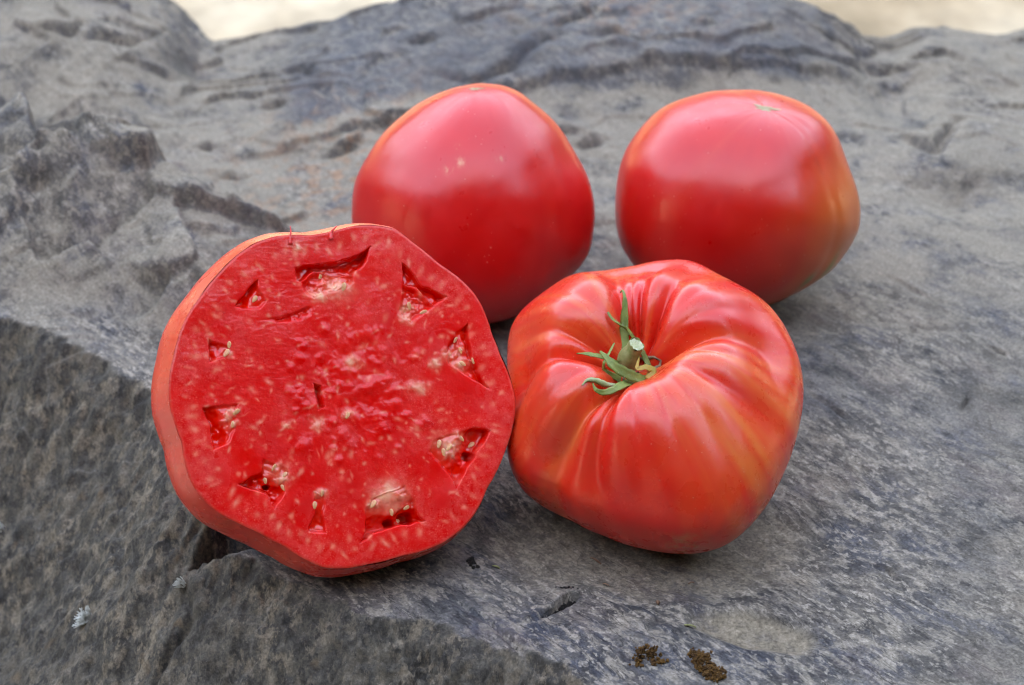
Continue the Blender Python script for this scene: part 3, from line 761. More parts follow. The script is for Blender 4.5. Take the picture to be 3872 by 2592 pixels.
# ---- ribbed tomato
def build_ribbed():
    A = frame_of(RIB_AXIS)
    root = empty('tomato', RIB_C)
    tag(root, 'ribbed orange-red tomato with green stem, in front beside the cut one', 'tomato', 'tomatoes on the rock')
    nu, nv = 190, 640
    ps = np.linspace(0.004, np.pi - 0.004, nu)[:, None] + np.zeros((1, nv)); ph = np.zeros((nu, 1)) + np.linspace(0, 2 * np.pi, nv, endpoint=False)[None]
    V = ribbed(ph, ps, RIB_T)
    n3 = 0.008 * fbm(np.cos(ph) * 1.6 + ps, np.sin(ph) * 1.6 + 5 + 0.7 * ps, 3, 7)
    V = V * (1 + n3[..., None] * sstep(0.5, 1.2, ps)[..., None])
    V = V.reshape(-1, 3)
    W = V @ A.T
    # azimuth is wrapped onto a circle so that streaks have no seam
    rad = np.stack([np.cos(ph) / (2 * np.pi), np.sin(ph) / (2 * np.pi), ps / np.pi], -1).reshape(-1, 3)
    scf = np.exp(-(((((ph + math.radians(78)) + np.pi) % (2 * np.pi) - np.pi) / 0.10) ** 2 + ((ps - 1.72) / 0.22) ** 2))
    scf = scf + 0.5 * np.exp(-(((((ph - math.radians(-12)) + np.pi) % (2 * np.pi) - np.pi) / 0.12) ** 2 + ((ps - 1.35) / 0.16) ** 2))
    mesh_obj('body', W, grid_faces(nu, nv, True), SKIN_RIB, root, attrs=dict(rad=rad, scuff=scf.ravel()))
    # corky ring in the stem pit
    P = []
    for k in range(25):
        g = 2 * math.pi * k / 24
        q = ribbed(np.array([g]), np.array([0.085 + 0.025 * math.sin(3 * g + 1) + 0.012 * math.sin(7 * g)]), RIB_T)[0]
        P.append(q + np.array([0, 0, 0.02]))
    Vv, Ff = tube(np.array(P) @ A.T, [0.07 + 0.03 * math.sin(5 * i) for i in range(25)], 6, False)
    mesh_obj('corky_ring', Vv, Ff, CORK, root)
    # stem stub
    sp = smooth_path(STEM, 12)
    rr = np.interp(np.linspace(0, 1, 12), [0, 0.35, 0.55, 0.85, 0.95, 1], [0.34, 0.40, 0.36, 0.27, 0.29, 0.295])
    k = 20
    Vv, Ff = tube(sp @ A.T, rr, k, False)
    Vv = Vv + 0.012 * np.sin(np.arange(len(Vv)) * 2.513)[:, None] * np.array([[1, 0.4, 0.2]])
    for j in range(k):                                                  # ragged broken rim
        Vv[11 * k + j] += (sp[-1] - sp[-2]) @ A.T / np.linalg.norm(sp[-1] - sp[-2]) * (0.05 * math.sin(j * 2.3) + 0.05 * math.sin(j * 0.9))
    st = mesh_obj('stem', Vv, Ff, GREEN_STEM, root)
    d = (sp[-1] - sp[-2]) @ A.T; d /= np.linalg.norm(d)
    c0 = sp[-1] @ A.T - d * 0.03
    a = np.cross(d, (0.31, 0.52, 0.79)); a /= np.linalg.norm(a); b = np.cross(d, a)
    Vc = [c0]; Fc = []
    for r_, q in ((0.1, 8), (0.19, 8), (0.27, 8)):
        for j in range(16):
            g = 2 * math.pi * j / 16
            Vc.append(c0 + r_ * (math.cos(g) * a + math.sin(g) * b) + d * (0.045 * math.sin(j * 2.7 + r_ * 40)))
    for j in range(16):
        Fc.append((0, 1 + j, 1 + (j + 1) % 16))
        for q in range(2):
            Fc.append((1 + q * 16 + j, 1 + (q + 1) * 16 + j, 1 + (q + 1) * 16 + (j + 1) % 16, 1 + q * 16 + (j + 1) % 16))
    mesh_obj('broken_end', np.array(Vc), Fc, STEM_END, st)
    # sepals
    for si, pts in enumerate(SEPALS):
        S = smooth_path(pts, 22); n = len(S); P = S[:, :3]; w = np.maximum(S[:, 3], 0.015) * 0.66
        V = []; F = []
        for i in range(n):
            t = P[min(i + 1, n - 1)] - P[max(i - 1, 0)]; t /= np.linalg.norm(t)
            out = np.array([0, 0, 1.0]) + 0.35 * np.array([P[i][0], P[i][1], 0]); out -= t * out.dot(t); out /= np.linalg.norm(out)
            if si in (5,):
                out = -out
            s_ = np.cross(t, out)
            hw = w[i] * (1 + 0.08 * math.sin(i * 1.7 + si))
            th = 0.028 + 0.02 * (1 - i / n)
            cup = 0.30 * hw
            V += [P[i] - s_ * hw + out * cup, P[i] - s_ * hw * 0.5 + out * (cup * 0.25 + th * 0.5), P[i] + out * th * 0.6, P[i] + s_ * hw * 0.5 + out * (cup * 0.25 + th * 0.5),
                  P[i] + s_ * hw + out * cup, P[i] + s_ * hw * 0.5 + out * (cup * 0.1 - th * 0.6), P[i] - out * th, P[i] - s_ * hw * 0.5 + out * (cup * 0.1 - th * 0.6)]
        for i in range(n - 1):
            for j in range(8):
                F.append((i * 8 + j, i * 8 + (j + 1) % 8, (i + 1) * 8 + (j + 1) % 8, (i + 1) * 8 + j))
        F += [tuple(range(8))[::-1], tuple((n - 1) * 8 + j for j in range(8))]
        se = mesh_obj('sepal', np.array(V) @ A.T, F, SEPAL_YELLOW if si == 6 else (SEPAL_PALE if si == 5 else SEPAL), root)
        if si == 6:
            se['label'] = 'yellowed curled sepal'
    # hairs on stem and sepals, too fine to pick apart
    V = []; F = []
    for _ in range(420):
        if random.random() < 0.45:
            f = random.random(); i = int(f * 10); p = sp[i] + (sp[i + 1] - sp[i]) * random.random(); r0 = rr[i] * 0.98
        else:
            S = smooth_path(SEPALS[random.randrange(len(SEPALS))], 16); i = random.randrange(12); p = S[i][:3]; r0 = S[i][3] * 0.5
        dr = np.array([random.gauss(0, 1) for _ in range(3)]); dr /= np.linalg.norm(dr)
        p = p + dr * r0 * 0.9; L = 0.06 + 0.09 * random.random(); sd_ = np.cross(dr, (0.3, 0.5, 0.8)) * 0.0035
        k0 = len(V); V += [p - sd_, p + sd_, p + dr * L]; F.append((k0, k0 + 1, k0 + 2))
    tag(mesh_obj('hairs', np.array(V) @ A.T, F, HAIR, root), kind='stuff')
    return root


# ---- the two smooth tomatoes behind
def build_round(c, axis, args, table, vaxis, mat, label, ripe=None, scars=(), scar_size=1.0, marks=()):
    root = empty('tomato', c)
    tag(root, label, 'tomato', 'tomatoes on the rock')
    A = frame_of(axis)
    nu, nv = 160, 420
    ps = np.linspace(0.004, np.pi - 0.004, nu)[:, None] + np.zeros((1, nv)); ph = np.zeros((nu, 1)) + np.linspace(0, 2 * np.pi, nv, endpoint=False)[None]
    L = np.stack([np.sin(ps) * np.cos(ph), np.sin(ps) * np.sin(ph), np.cos(ps)], -1).reshape(-1, 3)
    D = L @ A.T
    r = roundtom(D, axis, *args, table, vaxis)
    phr = ph.ravel(); psr = ps.ravel()
    r = r * (1 + 0.004 * fbm(np.cos(phr) * 1.5 + psr, np.sin(phr) * 1.5 + 0.6 * psr, 3, 3))
    for az_, dep, wd in scars:                 # soft vertical folds
        dl = (phr - math.radians(az_) + np.pi) % (2 * np.pi) - np.pi
        r = r * (1 - dep * np.exp(-(dl / wd) ** 2) * np.sin(psr) ** 1.0)
    V = D * r[:, None]
    rad = np.stack([np.cos(phr) / (2 * np.pi), np.sin(phr) / (2 * np.pi), psr / np.pi], -1)
    sc = np.zeros(len(V))
    for ma, mp, mw in marks:
        dl = (phr - math.radians(ma) + np.pi) % (2 * np.pi) - np.pi
        sc = np.maximum(sc, np.exp(-((dl * np.sin(psr)) ** 2 + (psr - mp) ** 2) / mw ** 2))
    at = dict(rad=rad, scuff=sc)
    if ripe is not None:
        az_, wid, gaz, gps = ripe
        dl = (phr - math.radians(az_) + np.pi) % (2 * np.pi) - np.pi
        at['ripe'] = np.exp(-(dl / wid) ** 2) * sstep(0.45, 1.3, psr)
        g = np.zeros(len(V))
        for ga, gp, gw, gh in gps:
            dl = (phr - math.radians(ga) + np.pi) % (2 * np.pi) - np.pi
            g = np.maximum(g, np.exp(-(dl / gw) ** 2 - ((psr - gp) / gh) ** 2))
        at['green'] = g
    else:
        at['ripe'] = np.zeros(len(V)); at['green'] = np.zeros(len(V))
    body = mesh_obj('body', V, grid_faces(nu, nv, True), mat, root, attrs=at)
    # blossom scar: a small corky star of pads on the top
    pole = V[0]; ax = np.array(axis, float); ax /= np.linalg.norm(ax)
    k = 40; Vs = []; Fs = []
    rows = 7
    Vs.append(pole + ax * 0.035)
    for i in range(1, rows):
        f = i / (rows - 1)
        for j in range(k):
            g = 2 * math.pi * j / k
            rr_ = scar_size * f * (0.25 + 0.07 * math.sin(3 * g + 1) + 0.06 * math.sin(5 * g + 2) + 0.04 * math.sin(9 * g))
            loc = np.array([rr_ * 1.7 * math.cos(g), rr_ * 0.9 * math.sin(g), 0])
            d = ax * r[0] + A[:, 0] * loc[0] + A[:, 1] * loc[1]; d /= np.linalg.norm(d)
            rs = float(roundtom(d[None], axis, *args, table, vaxis)[0])
            Vs.append(d * (rs + 0.012 + 0.028 * (1 - f) + 0.018 * math.sin(j * 1.9 + i * 2.1) * (1 - f)))
    for j in range(k):
        Fs.append((0, 1 + j, 1 + (j + 1) % k))
        for i in range(rows - 2):
            a0 = 1 + i * k
            Fs.append((a0 + j, a0 + k + j, a0 + k + (j + 1) % k, a0 + (j + 1) % k))
    mesh_obj('blossom_scar', np.array(Vs), Fs, CORK_PALE, root)
    return root


SKIN_RIB = skin_mat('ribbed_skin', (0.72, 0.016, 0.010), (0.76, 0.034, 0.012), (0.84, 0.22, 0.05), 0.72, 0.27)
SKIN_LEFT = skin_mat('crimson_skin', (0.58, 0.005, 0.006), (0.63, 0.008, 0.007), (0.68, 0.025, 0.015), 0.45, 0.31, orange_attr=True)
SKIN_RIGHT = skin_mat('crimson_orange_skin', (0.58, 0.006, 0.006), (0.63, 0.012, 0.008), (0.68, 0.05, 0.018), 0.5, 0.31, orange_attr=True)
SKIN_HALF = skin_mat('cut_tomato_skin', (0.72, 0.036, 0.024), (0.76, 0.065, 0.035), (0.80, 0.14, 0.06), 0.5, 0.25)
CORK = plain_mat('cork', (0.10, 0.05, 0.025), (0.34, 0.22, 0.12), 6, 0.8, 0.05)
CORK_PALE = plain_mat('pale_cork', (0.30, 0.26, 0.10), (0.55, 0.40, 0.27), 9, 0.7, 0.04)
GREEN_STEM = plain_mat('stem_green', (0.20, 0.26, 0.075), (0.36, 0.38, 0.16), 5, 0.55, 0.03, 0.15)
STEM_END = plain_mat('stem_end', (0.35, 0.42, 0.17), (0.66, 0.68, 0.46), 12, 0.5, 0.05, 0.2)
SEPAL = plain_mat('sepal_green', (0.09, 0.15, 0.03), (0.22, 0.27, 0.06), 2.6, 0.5, 0.03, 0.15)
SEPAL_PALE = plain_mat('sepal_pale', (0.20, 0.27, 0.09), (0.42, 0.45, 0.25), 2.6, 0.5, 0.03, 0.15)
SEPAL_YELLOW = plain_mat('sepal_yellow', (0.26, 0.22, 0.03), (0.46, 0.27, 0.05), 3, 0.5, 0.03, 0.15)
HAIR = plain_mat('hair', (0.5, 0.5, 0.38), (0.6, 0.6, 0.48), 3, 0.5, 0.0)

build_ribbed()
build_round(LEFT_C, LEFT_AXIS, LEFT_ARGS, LEFT_T, LEFT_V, SKIN_LEFT, 'smooth crimson tomato with a pointed top, behind the cut one',
            scars=((-152, 0.007, 0.16), (-22, 0.009, 0.15), (-8, 0.005, 0.10)), scar_size=0.6, marks=((-97, 0.93, 0.035), (-103, 1.0, 0.03), (-100, 0.8, 0.02), (-75, 0.9, 0.03)))
build_round(RIGHT_C, RIGHT_AXIS, RIGHT_ARGS, RIGHT_T, RIGHT_V, SKIN_RIGHT, 'smooth crimson tomato with orange flank and green streaks, behind the ribbed one at right',
            ripe=(-25, 0.75, None, [(-51, 1.84, 0.06, 0.10), (-38, 1.76, 0.06, 0.17), (-30, 1.9, 0.05, 0.14)]), scars=((-28, 0.006, 0.12), (-46, 0.008, 0.07)))


# ---------------------------------------------------------------- the cut tomato (local: x right, y up in the cut, z out of the cut)
def cut_colour_and_relief(X, Y, R01, PH):
    """relief (cm) and colour masks over the cut face"""
    edge = R01                                   # 0 centre .. 1 rim
    rr = np.hypot(X, Y)
    z = 0.016 * fbm(X * 0.9, Y * 0.9, 2, 301, 0.45)
    rough_c = sstep(3.1, 0.6, np.hypot(X - 0.6, Y - 0.2))
    z = z + rough_c * 0.035 * fbm(X * 1.7, Y * 1.7, 3, 311, 0.5)
    lump = np.zeros_like(X)
    wl = fbm(X * 3.3, Y * 3.3, 3, 315)
    rng = np.random.default_rng(5)
    for k in range(46):
        a = rng.random() * 6.283; q = 2.6 * math.sqrt(rng.random()); s = 0.10 + 0.17 * rng.random()
        lx, ly = 0.6 + q * math.cos(a), 0.1 + q * math.sin(a)
        d2 = ((X - lx) ** 2 + ((Y - ly) * (0.8 + 0.5 * rng.random())) ** 2) / (s * s)
        lump = np.maximum(lump, (0.05 + 0.06 * rng.random()) * np.exp(-1.4 * d2 * (1 + 0.5 * wl)))
    z = z + lump * 0.55
    z = z + 0.002 * fbm(X * 6.5, Y * 6.5, 3, 321, 0.6) + 0.0008 * fbm(X * 15, Y * 15, 2, 331)
    # fine rippled texture left of the middle where the knife dragged
    rip = sstep(1.5, -1.0, X) * sstep(-4.5, 0.0, Y)
    z = z + 0.002 * rip * fbm(X * 3.0, Y * 9.0, 3, 341, 0.6)
    jx = X + 0.05 * fbm(X * 2.2, Y * 2.2, 2, 351); jy = Y + 0.05 * fbm(X * 2.2, Y * 2.2, 2, 361)
    gel = np.zeros_like(X); hole = np.zeros_like(X)
    for key, poly in LOCULES.items():
        sd = poly_sd(jx, jy, poly)
        dep = {'A': 0.62, 'B': 0.46, 'C': 0.42, 'D': 0.46, 'E': 0.5, 'F': 0.24, 'G': 0.44, 'H': 0.38, 'I': 0.3, 'J': 0.38}[key]
        m = sstep(0.0, 0.10, sd)
        # pulp fills the side of each chamber nearer the centre
        cx, cy = np.mean(np.array(poly), 0); cr = math.hypot(cx, cy)
        outw = (X * cx + Y * cy) / cr - cr
        fill = sstep(0.38, -0.12, outw + 0.22 * fbm(X * 2.0, Y * 2.0, 3, 371))
        if key in ('A', 'B'):
            fill = fill * 0.35
        bump_ = 0.12 * fbm(X * 2.0 + cx, Y * 2.0, 2, 381, 0.5)
        d = dep * (1 - fill) + 0.10 * fill + bump_ * (0.5 - 0.2 * fill)
        z = z * (1 - m) - m * np.maximum(d, 0.04)
        gel = np.maximum(gel, m); hole = np.maximum(hole, m * (1 - fill))
        lip = np.exp(-((sd + 0.07) / 0.07) ** 2) * (sd < 0)
        z = z + 0.0 * lip
    for key, poly in PULP.items():
        sd = poly_sd(jx, jy, poly)
        m = sstep(-0.02, 0.14, sd) * (1 - gel)
        dep = 0.12 if key == 'K' else 0.16
        z = z - m * (dep + 0.10 * fbm(X * 2.6, Y * 2.6, 3, 391, 0.6))
        gel = np.maximum(gel, m * (0.55 if key == 'K' else 0.8))
    for hx, hy, hr in HOLES:
        d = np.hypot((X - hx), (Y - hy) * 1.25)
        z = z - 0.55 * sstep(hr, hr * 0.6, d)
    sd = poly_sd(X, Y, SLIT)
    z = z - 0.45 * sstep(-0.02, 0.09, sd)
    z = z - 0.03 * sstep(0.985, 1.0, edge) ** 2             # eased rim
    # pale vascular dots
    pale = np.zeros_like(X)
    rng = np.random.default_rng(21)
    spots = []
    for k in range(78):
        a = 2 * math.pi * (k + 0.6 * rng.random()) / 78
        f = 0.895 + 0.035 * rng.normal() * 0.6
        R = float(ptable(CUT_T, a)) * f
        spots.append((R * math.cos(a), R * math.sin(a), 0.05 + 0.05 * rng.random(), 0.09 + 0.11 * rng.random(), a + 0.3 * rng.normal(), 0.35 + 0.5 * rng.random()))
    for k in range(330):
        a = 2 * math.pi * rng.random(); f = math.sqrt(rng.random()) * 0.86
        R = float(ptable(CUT_T, a)) * f
        spots.append((R * math.cos(a), R * math.sin(a), 0.03 + 0.06 * rng.random(), 0.045 + 0.12 * rng.random() ** 2, a + 0.5 * rng.normal(), 0.2 + 0.65 * rng.random()))
    wob_x = X + 0.035 * fbm(X * 5, Y * 5, 3, 401); wob_y = Y + 0.035 * fbm(X * 5, Y * 5, 3, 411)
    for sx, sy, sw, sl, a, am in spots:
        m = (np.abs(X - sx) < 0.7) & (np.abs(Y - sy) < 0.7)
        dx = wob_x[m] - sx; dy = wob_y[m] - sy
        u = dx * math.cos(a) + dy * math.sin(a); v = -dx * math.sin(a) + dy * math.cos(a)
        pale[m] = np.maximum(pale[m], am * np.exp(-((u / sl) ** 2 + (v / sw) ** 2)))
    pale = pale * (1 - 0.85 * gel)
    pale = np.maximum(pale, 0.12 * sstep(0.984, 0.992, R01))
    white = np.zeros_like(X)
    for wx_, wy_, wr in WHITES:
        d = np.hypot(wob_x - wx_ + 0.16 * fbm(X * 3.5, Y * 3.5, 3, 421), (wob_y - wy_) * 1.25 + 0.12 * fbm(X * 3.5, Y * 3.5, 3, 431)) / wr
        white = np.maximum(white, np.exp(-(d ** 2) * 0.9) * (0.62 + 0.45 * fbm(X * 2.5, Y * 2.5, 2, 441)))
        z = z + 0.08 * np.exp(-d ** 2) * sstep(0.0, 0.5, gel) + 0.03 * np.exp(-d ** 2)
    radial = fbm(np.cos(PH) * 5, np.sin(PH) * 5 + R01 * 0.8, 4, 455)
    cloud = np.clip(0.25 + 0.4 * fbm(X * 0.55, Y * 0.55, 4, 451) + 0.55 * radial * sstep(0.25, 0.6, R01) + 0.5 * sstep(0.83, 0.86, R01), 0, 1)
    return z, np.clip(gel, 0, 1), np.clip(hole, 0, 1), np.clip(pale, 0, 1), np.clip(white, 0, 1), cloud


def make_flesh_mat():
    m = N('tomato_flesh')
    c = m.mix(m.ramp(m.noise(0.8, 5, 0.6), [(0.3, 0.0), (0.7, 1.0)]), (0.72, 0.003, 0.003), (0.82, 0.010, 0.008))
    haze = m.math('MULTIPLY', m.attr('cloud'), m.ramp(m.noise(3.5, 8, 0.72), [(0.40, 0.0), (0.68, 0.75)]))
    c = m.mix(haze, c, (0.86, 0.085, 0.068))
    grain = m.math('MULTIPLY', m.ramp(m.noise(19, 4, 0.6), [(0.56, 0.0), (0.68, 0.28)]), m.ramp(m.attr('cloud'), [(0.1, 0.15), (0.6, 1.0)]))
    c = m.mix(grain, c, (0.90, 0.24, 0.17))
    c = m.mix(m.attr('gel'), c, (0.82, 0.012, 0.005))
    c = m.mix(m.math('MULTIPLY', m.attr('hole'), 0.35), c, (0.84, 0.010, 0.003))
    c = m.mix(m.math('MULTIPLY', m.attr('pale'), 0.62), c, (0.92, 0.36, 0.22))
    c = m.mix(m.math('MULTIPLY', m.attr('white'), 1.0, True), c, (0.88, 0.48, 0.30))
    b1 = m.bump(m.noise(11, 5, 0.65), 0.006, 0.5)
    b2 = m.bump(m.noise(34, 3, 0.6), 0.002, 0.4, b1)
    wet = m.ramp(m.noise(0.9, 4, 0.6), [(0.38, 0.30), (0.62, 0.14)])
    rough = m.mix(m.attr('gel'), wet, (0.2, 0.2, 0.2))
    return m.set(color=c, rough=rough, spec=0.28, sss=0.6, sscale=0.5 * CM, srad=(1.0, 0.16, 0.09), normal=b2,
                 coat=m.math('ADD', m.math('MULTIPLY', m.attr('gel'), 0.55), 0.10), crough=0.08)


def build_half():
    A = frame_of(HALF_N)
    root = empty('tomato_half', HALF_C)
    tag(root, 'halved tomato leaning back with its wet red cut face showing seeds', 'tomato half')
    nu, nv = 250, 900
    f = np.linspace(0, 1, nu) ** 0.8
    ph = np.linspace(0, 2 * np.pi, nv, endpoint=False)
    Rt = ptable(CUT_T, ph)
    PH = np.zeros((nu, 1)) + ph[None]; R01 = f[:, None] + np.zeros((1, nv))
    X = R01 * Rt[None] * np.cos(PH); Y = R01 * Rt[None] * np.sin(PH)
    z, gel, hole, pale, white, cloud = cut_colour_and_relief(X, Y, R01, PH)
    z[0, :] = z[0, 0]
    V = np.stack([X, Y, z], -1).reshape(-1, 3)
    mesh_obj('flesh', V @ A.T, grid_faces(nu, nv, True), make_flesh_mat(), root,
             attrs=dict(gel=gel.ravel(), hole=hole.ravel(), pale=pale.ravel(), white=white.ravel(), cloud=cloud.ravel()))
    # skin: from the rim over the bulge to the closed back
    ns = 90
    t = np.linspace(0, 1, ns)
    ang = t * math.radians(104) - math.radians(14)                 # starts a little before the widest girth
    cosw = np.cos(ang); k0 = math.cos(math.radians(14))
    dep = (np.sin(ang) + math.sin(math.radians(14))) * 4.25
    prof = np.maximum(cosw, 0) ** 0.80 / k0 ** 0.80
    prof[-1] = 0.0
    lobes = (Rt - np.mean(Rt))
    rowsV = []
    for i in range(ns):
        blend = sstep(0, 0.75, t[i])
        R = (Rt - blend * lobes * 0.6) * prof[i] + (0.17 + 0.13 * np.cos(ph - math.radians(190))) * sstep(-0.02, 0.22, t[i]) * (1 - sstep(0.3, 0.85, t[i]))
        R = R * (1 + 0.006 * fbm(np.cos(ph) * 2 + 4, np.sin(ph) * 2 + t[i] * 4, 3, 9))
        rowsV.append(np.stack([R * np.cos(ph), R * np.sin(ph), np.full(nv, -dep[i] - 0.025)], -1))
    V = np.concatenate(rowsV)
    PS = np.repeat(t * 0.5 + 0.5, nv); PP = np.tile(ph, ns)
    rad = np.stack([np.cos(PP) / (2 * np.pi), np.sin(PP) / (2 * np.pi), PS], -1)
    mesh_obj('skin', V @ A.T, grid_faces(ns, nv, True)[:, ::-1], SKIN_HALF, root, attrs=dict(rad=rad, scuff=np.zeros(len(V))))
    # seeds lying in the wet chambers
    me = None
    nu2, nv2 = 9, 12
    sv = []
    for i in range(nu2):
        a = math.pi * i / (nu2 - 1)
        for j in range(nv2):
            g = 2 * math.pi * j / nv2
            taper = 1 - 0.35 * (0.5 - 0.5 * math.cos(a))
            sv.append((0.14 * math.cos(a), 0.092 * math.sin(a) * math.cos(g) * taper, 0.036 * math.sin(a) * math.sin(g) * taper))
    sv = np.array(sv); sf = grid_faces(nu2, nv2, True)

    def zat(x, y):
        a = math.atan2(y, x) % (2 * math.pi); q = math.hypot(x, y) / float(ptable(CUT_T, a))
        i = int(np.argmin(np.abs(f - q))); j = int(round(a / (2 * math.pi) * nv)) % nv
        return float(z[max(i - 2, 0):i + 3, max(j - 3, 0):j + 4].mean())
    for k, (sx, sy, a) in enumerate(SEEDS):
        o = mesh_obj('seed', sv @ A.T, sf, SEED, root) if me is None else bpy.data.objects.new('seed', me)
        if me is None:
            me = o.data; seed_proto = o
            # keep the shared mesh in its own axes and turn each copy
            me.vertices.foreach_set('co', (sv * CM).astype(np.float32).ravel()); me.update()
        else:
            col.objects.link(o); o.parent = root
        M = Matrix([list(A[0]) + [0], list(A[1]) + [0], list(A[2]) + [0], [0, 0, 0, 1]])
        p = A @ np.array([sx, sy, zat(sx, sy) + 0.03])
        s_ = 0.8 + 0.3 * random.random()
        o.matrix_local = Matrix.Translation(Vector(p) * CM) @ M @ Matrix.Rotation(math.radians(a), 4, 'Z') @ Matrix.Rotation(random.uniform(-0.5, 0.5), 4, 'X') @ Matrix.Scale(s_, 4)
    # two shreds of skin standing up from the top edge
    for (b, e), w in zip(SHRED, (0.035, 0.04)):
        P = smooth_path([(b[0] + 0.02, b[1] - 0.28, 0.03), (b[0], b[1] - 0.05, 0.05), ((b[0] + e[0]) / 2 + 0.02, (b[1] + e[1]) / 2, 0.04), (e[0], e[1], 0.02)], 10)
        Vv, Ff = tube(P @ A.T, np.interp(np.linspace(0, 1, 10), [0, 0.35, 1], [w * 2.2, w * 1.1, 0.012]), 8)
        mesh_obj('skin_shred', Vv, Ff, SHREDM, root)
    return root


SEED = plain_mat('tomato_seed', (0.62, 0.22, 0.09), (0.78, 0.45, 0.22), 5, 0.22, 0.02, 0.3)
SHREDM = plain_mat('skin_shred', (0.74, 0.03, 0.03), (0.78, 0.07, 0.06), 3, 0.3, 0.02, 0.3)
build_half()


# ---------------------------------------------------------------- small things lying or growing on the rock
LICHEN = plain_mat('lichen', (0.36, 0.36, 0.31), (0.55, 0.55, 0.49), 8, 0.85, 0.03)
MOSS = plain_mat('moss', (0.04, 0.017, 0.006), (0.19, 0.085, 0.016), 5, 0.9, 0.06)
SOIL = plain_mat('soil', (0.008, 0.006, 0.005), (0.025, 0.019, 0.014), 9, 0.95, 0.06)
HUSK = plain_mat('husk', (0.13, 0.06, 0.03), (0.26, 0.14, 0.08), 6, 0.7, 0.03)
CHAFF = plain_mat('chaff', (0.16, 0.16, 0.05), (0.28, 0.26, 0.11), 6, 0.7, 0.03)
YELLOW = plain_mat('yellow_lichen', (0.50, 0.28, 0.02), (0.66, 0.42, 0.05), 8, 0.9, 0.03)


def seat(x, y):
    """matrix placing local z along the stone's normal at x, y"""
    n = rock_normal(x, y)
    q = n.to_track_quat('Z', 'Y').to_matrix().to_4x4()
    return Matrix.Translation(Vector((x, y, rock_at(x, y))) * CM) @ q


def branch_lichen(x, y, rad, n, label, seed, mat=LICHEN, group='lichen tufts on the rock'):
    rng = random.Random(seed)
    V = []; F = []
    for b in range(n):
        a = 2 * math.pi * (b + rng.random()) / n; q = rad * rng.random() ** 0.6 * 0.62
        p = np.array([q * math.cos(a), q * math.sin(a), 0.0]); d = rng.uniform(0, 6.283); w = (0.06 + 0.04 * rng.random()) * rad
        stack = [(p, d, w, 0)]
        while stack:
            p, d, w, lv = stack.pop()
            L = rad * (0.16 + 0.16 * rng.random())
            p2 = p + np.array([math.cos(d) * L, math.sin(d) * L, 0.05 + 0.06 * rng.random()])
            s = np.array([-math.sin(d), math.cos(d), 0]) * w; s2 = s * 0.8
            k = len(V); th = np.array([0, 0, 0.035])
            V += [p - s, p + s, p2 + s2, p2 - s2, p - s + th, p + s + th, p2 + s2 + th, p2 - s2 + th]
            F += [(k + 4, k + 5, k + 6, k + 7), (k, k + 4, k + 7, k + 3), (k + 1, k + 2, k + 6, k + 5), (k + 2, k + 3, k + 7, k + 6), (k, k + 1, k + 5, k + 4), (k + 3, k + 2, k + 1, k)]
            if lv < 2:
                for sg in (-1, 1):
                    if rng.random() < 0.85:
                        stack.append((p2, d + sg * rng.uniform(0.3, 0.8), w * 0.85, lv + 1))
    o = mesh_obj('lichen', np.array(V), F, mat, smooth=False)
    o.matrix_world = seat(x, y)
    return tag(o, label, 'lichen', group)


branch_lichen(-15.6, -3.88, 0.38, 40, 'pale grey branching lichen tuft low on the brown rock face', 1)
branch_lichen(-11.55, -5.6, 0.24, 18, 'small pale lichen tuft at the crack below the cut tomato', 2)
branch_lichen(-20.3, 2.6, 0.24, 10, 'tiny pale lichen tuft at the left edge of the picture', 3)


def clump(name, cx, cy, blobs, mat, label, cat, group=None, seed=0, res=9, size=1.0):
    """cushion of small knobbly lumps grown into one mesh"""
    rng = random.Random(seed); V = []; F = []
    if mat is MOSS:                                     # break every lump into a knot of leafy tips
        blobs = [(bx + rng.gauss(0, 0.6) * r, by + rng.gauss(0, 0.6) * r, max(bz + rng.gauss(0, 0.5) * r, 0.0), r * rng.uniform(0.25, 0.5)) for bx, by, bz, r in blobs for _ in range(9)]
        res = 6
    for (bx, by, bz, r) in blobs:
        k0 = len(V)
        for i in range(res):
            a = math.pi * i / (res - 1)
            for j in range(res + 3):
                g = 2 * math.pi * j / (res + 3)
                q = r * (1 + rng.uniform(-0.28, 0.28))
                V.append((bx + q * math.sin(a) * math.cos(g), by + q * math.sin(a) * math.sin(g), bz + q * 1.15 * math.cos(a)))
        F += [tuple(int(v) + k0 for v in f) for f in grid_faces(res, res + 3, True)]
    o = mesh_obj(name, np.array(V), F, mat, smooth=False)
    o.matrix_world = seat(cx, cy) @ Matrix.Scale(size, 4)
    return tag(o, label, cat, group)


rg = random.Random(4)
bl = [(-0.42, 0.30, 0.10, 0.13), (-0.40, 0.32, 0.30, 0.13), (-0.40, 0.33, 0.46, 0.10), (-0.1, 0.28, 0.12, 0.15), (-0.08, 0.30, 0.34, 0.15), (-0.09, 0.3, 0.52, 0.09), (0.12, 0.22, 0.16, 0.14), (0.15, 0.24, 0.34, 0.11),
      (0.05, -0.02, 0.06, 0.17), (0.20, -0.05, 0.05, 0.14), (-0.5, 0.08, 0.05, 0.12), (-0.55, 0.02, 0.04, 0.10), (-0.42, -0.05, 0.03, 0.08), (0.3, -0.15, 0.02, 0.07), (-0.8, 0.1, 0.02, 0.05)]
clump('moss', 4.55, -11.35, bl, MOSS, 'brown moss cushion, the smaller left one at the bottom edge', 'moss', 'brown moss cushions', 5, size=0.95)
bl = []
for k in range(34):
    t = rg.random(); q = rg.uniform(-0.22, 0.22)
    bl.append((-0.62 + 1.15 * t + q * 0.3, 0.18 - 0.55 * t + q, 0.05 + 0.10 * rg.random(), 0.09 + 0.07 * rg.random()))
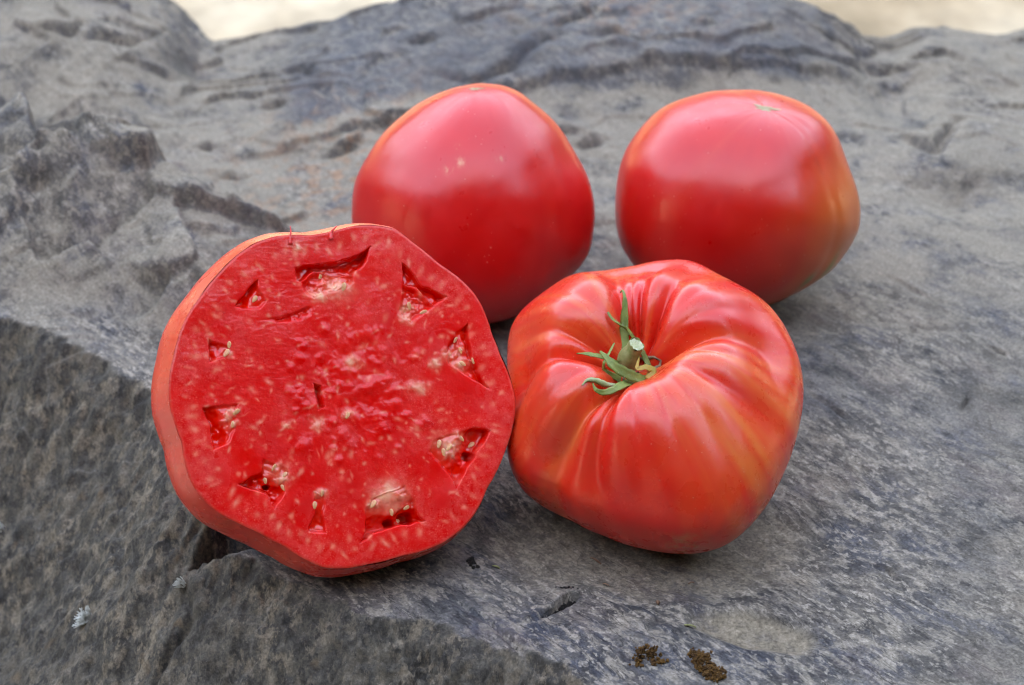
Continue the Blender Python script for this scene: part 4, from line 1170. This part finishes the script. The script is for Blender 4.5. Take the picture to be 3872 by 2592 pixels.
bl += [(0.05, 0.15, 0.20, 0.15), (0.12, 0.18, 0.38, 0.13), (0.17, 0.2, 0.54, 0.10), (0.2, 0.22, 0.66, 0.06), (0.5, -0.1, 0.22, 0.17), (0.62, -0.12, 0.3, 0.12), (0.4, -0.3, 0.2, 0.16)]
clump('moss', 6.2, -11.65, bl, MOSS, 'brown moss cushion with a pointed tip, the larger right one', 'moss', 'brown moss cushions', 6, size=1.0)
bl = [(rg.uniform(-0.28, 0.28), rg.uniform(-0.12, 0.12), 0.02, rg.uniform(0.03, 0.085)) for _ in range(22)]
clump('soil_crumb', -1.37, -5.94, bl, SOIL, 'dark crumbly soil patch on rock between the two front tomatoes', 'soil', None, 7, 6)
bl = [(rg.gauss(0.0, 0.16), rg.uniform(-0.05, 0.05), 0.03, rg.uniform(0.025, 0.06)) for _ in range(10)] + [(-0.45, 0.03, 0.01, 0.03), (-0.25, 0.02, 0.01, 0.025)]
clump('soil_crumb', 1.95, -7.35, bl, SOIL, 'dark soil crumbs along the lip above the slit', 'soil', None, 8, 6)

bl = []  # near-black soil lumps fill the slit to paint in its overhang shade
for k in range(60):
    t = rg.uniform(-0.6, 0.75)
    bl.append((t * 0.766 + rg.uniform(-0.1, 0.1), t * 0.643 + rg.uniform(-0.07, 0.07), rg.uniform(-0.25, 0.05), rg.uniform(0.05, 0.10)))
o = clump('soil_crumb', 1.5, -8.25, bl, SOIL, 'dark soil standing in for shade in the slit of the rock before the tomatoes', 'soil', None, 9, 6)
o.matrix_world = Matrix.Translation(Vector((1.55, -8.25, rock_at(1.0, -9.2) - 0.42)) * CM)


def flake(name, x, y, L, w, ang, mat, label, cat, th=0.03, curl=0.05):
    V = []; F = []; n = 8
    for i in range(n):
        t = i / (n - 1); hw = w * math.sin(math.pi * (0.08 + 0.86 * t)) ** 0.7; px = (t - 0.5) * L; zz = 0.03 + curl * math.sin(math.pi * t)
        V += [(px, -hw, zz), (px, 0, zz + th), (px, hw, zz), (px, 0, zz - th * 0.5)]
    for i in range(n - 1):
        for j in range(4):
            F.append((i * 4 + j, i * 4 + (j + 1) % 4, i * 4 + 4 + (j + 1) % 4, i * 4 + 4 + j))
    F += [(3, 2, 1, 0), tuple((n - 1) * 4 + j for j in range(4))]
    o = mesh_obj(name, np.array(V), F, mat)
    o.matrix_world = seat(x, y) @ Matrix.Rotation(math.radians(ang), 4, 'Z')
    return tag(o, label, cat)


flake('leaf_scrap', -0.56, -6.0, 0.30, 0.06, 12, CHAFF, 'tiny yellow-green leaf scrap between the two front tomatoes', 'leaf scrap')
flake('husk', 2.93, -5.45, 0.50, 0.05, 88, HUSK, 'thin brown husk upright in the shade before the ribbed tomato', 'husk', 0.04)
flake('seed_husk', 4.92, -8.16, 0.26, 0.075, 70, HUSK, 'pale brown oval husk on the bare rock left of the pale silt', 'husk', 0.05)
flake('bud_scale', 5.89, -9.52, 0.42, 0.06, 75, CHAFF, 'greenish bud scale lying on the edge of the pale silt', 'bud scale', 0.04)
flake('wood_chip', 3.21, -6.95, 0.24, 0.03, 5, HUSK, 'reddish splinter left of centre in the silt below the ribbed tomato', 'splinter', 0.03)
flake('wood_chip', 6.16, -6.85, 0.24, 0.03, 8, HUSK, 'reddish splinter under the right half of the ribbed tomato', 'splinter', 0.03)
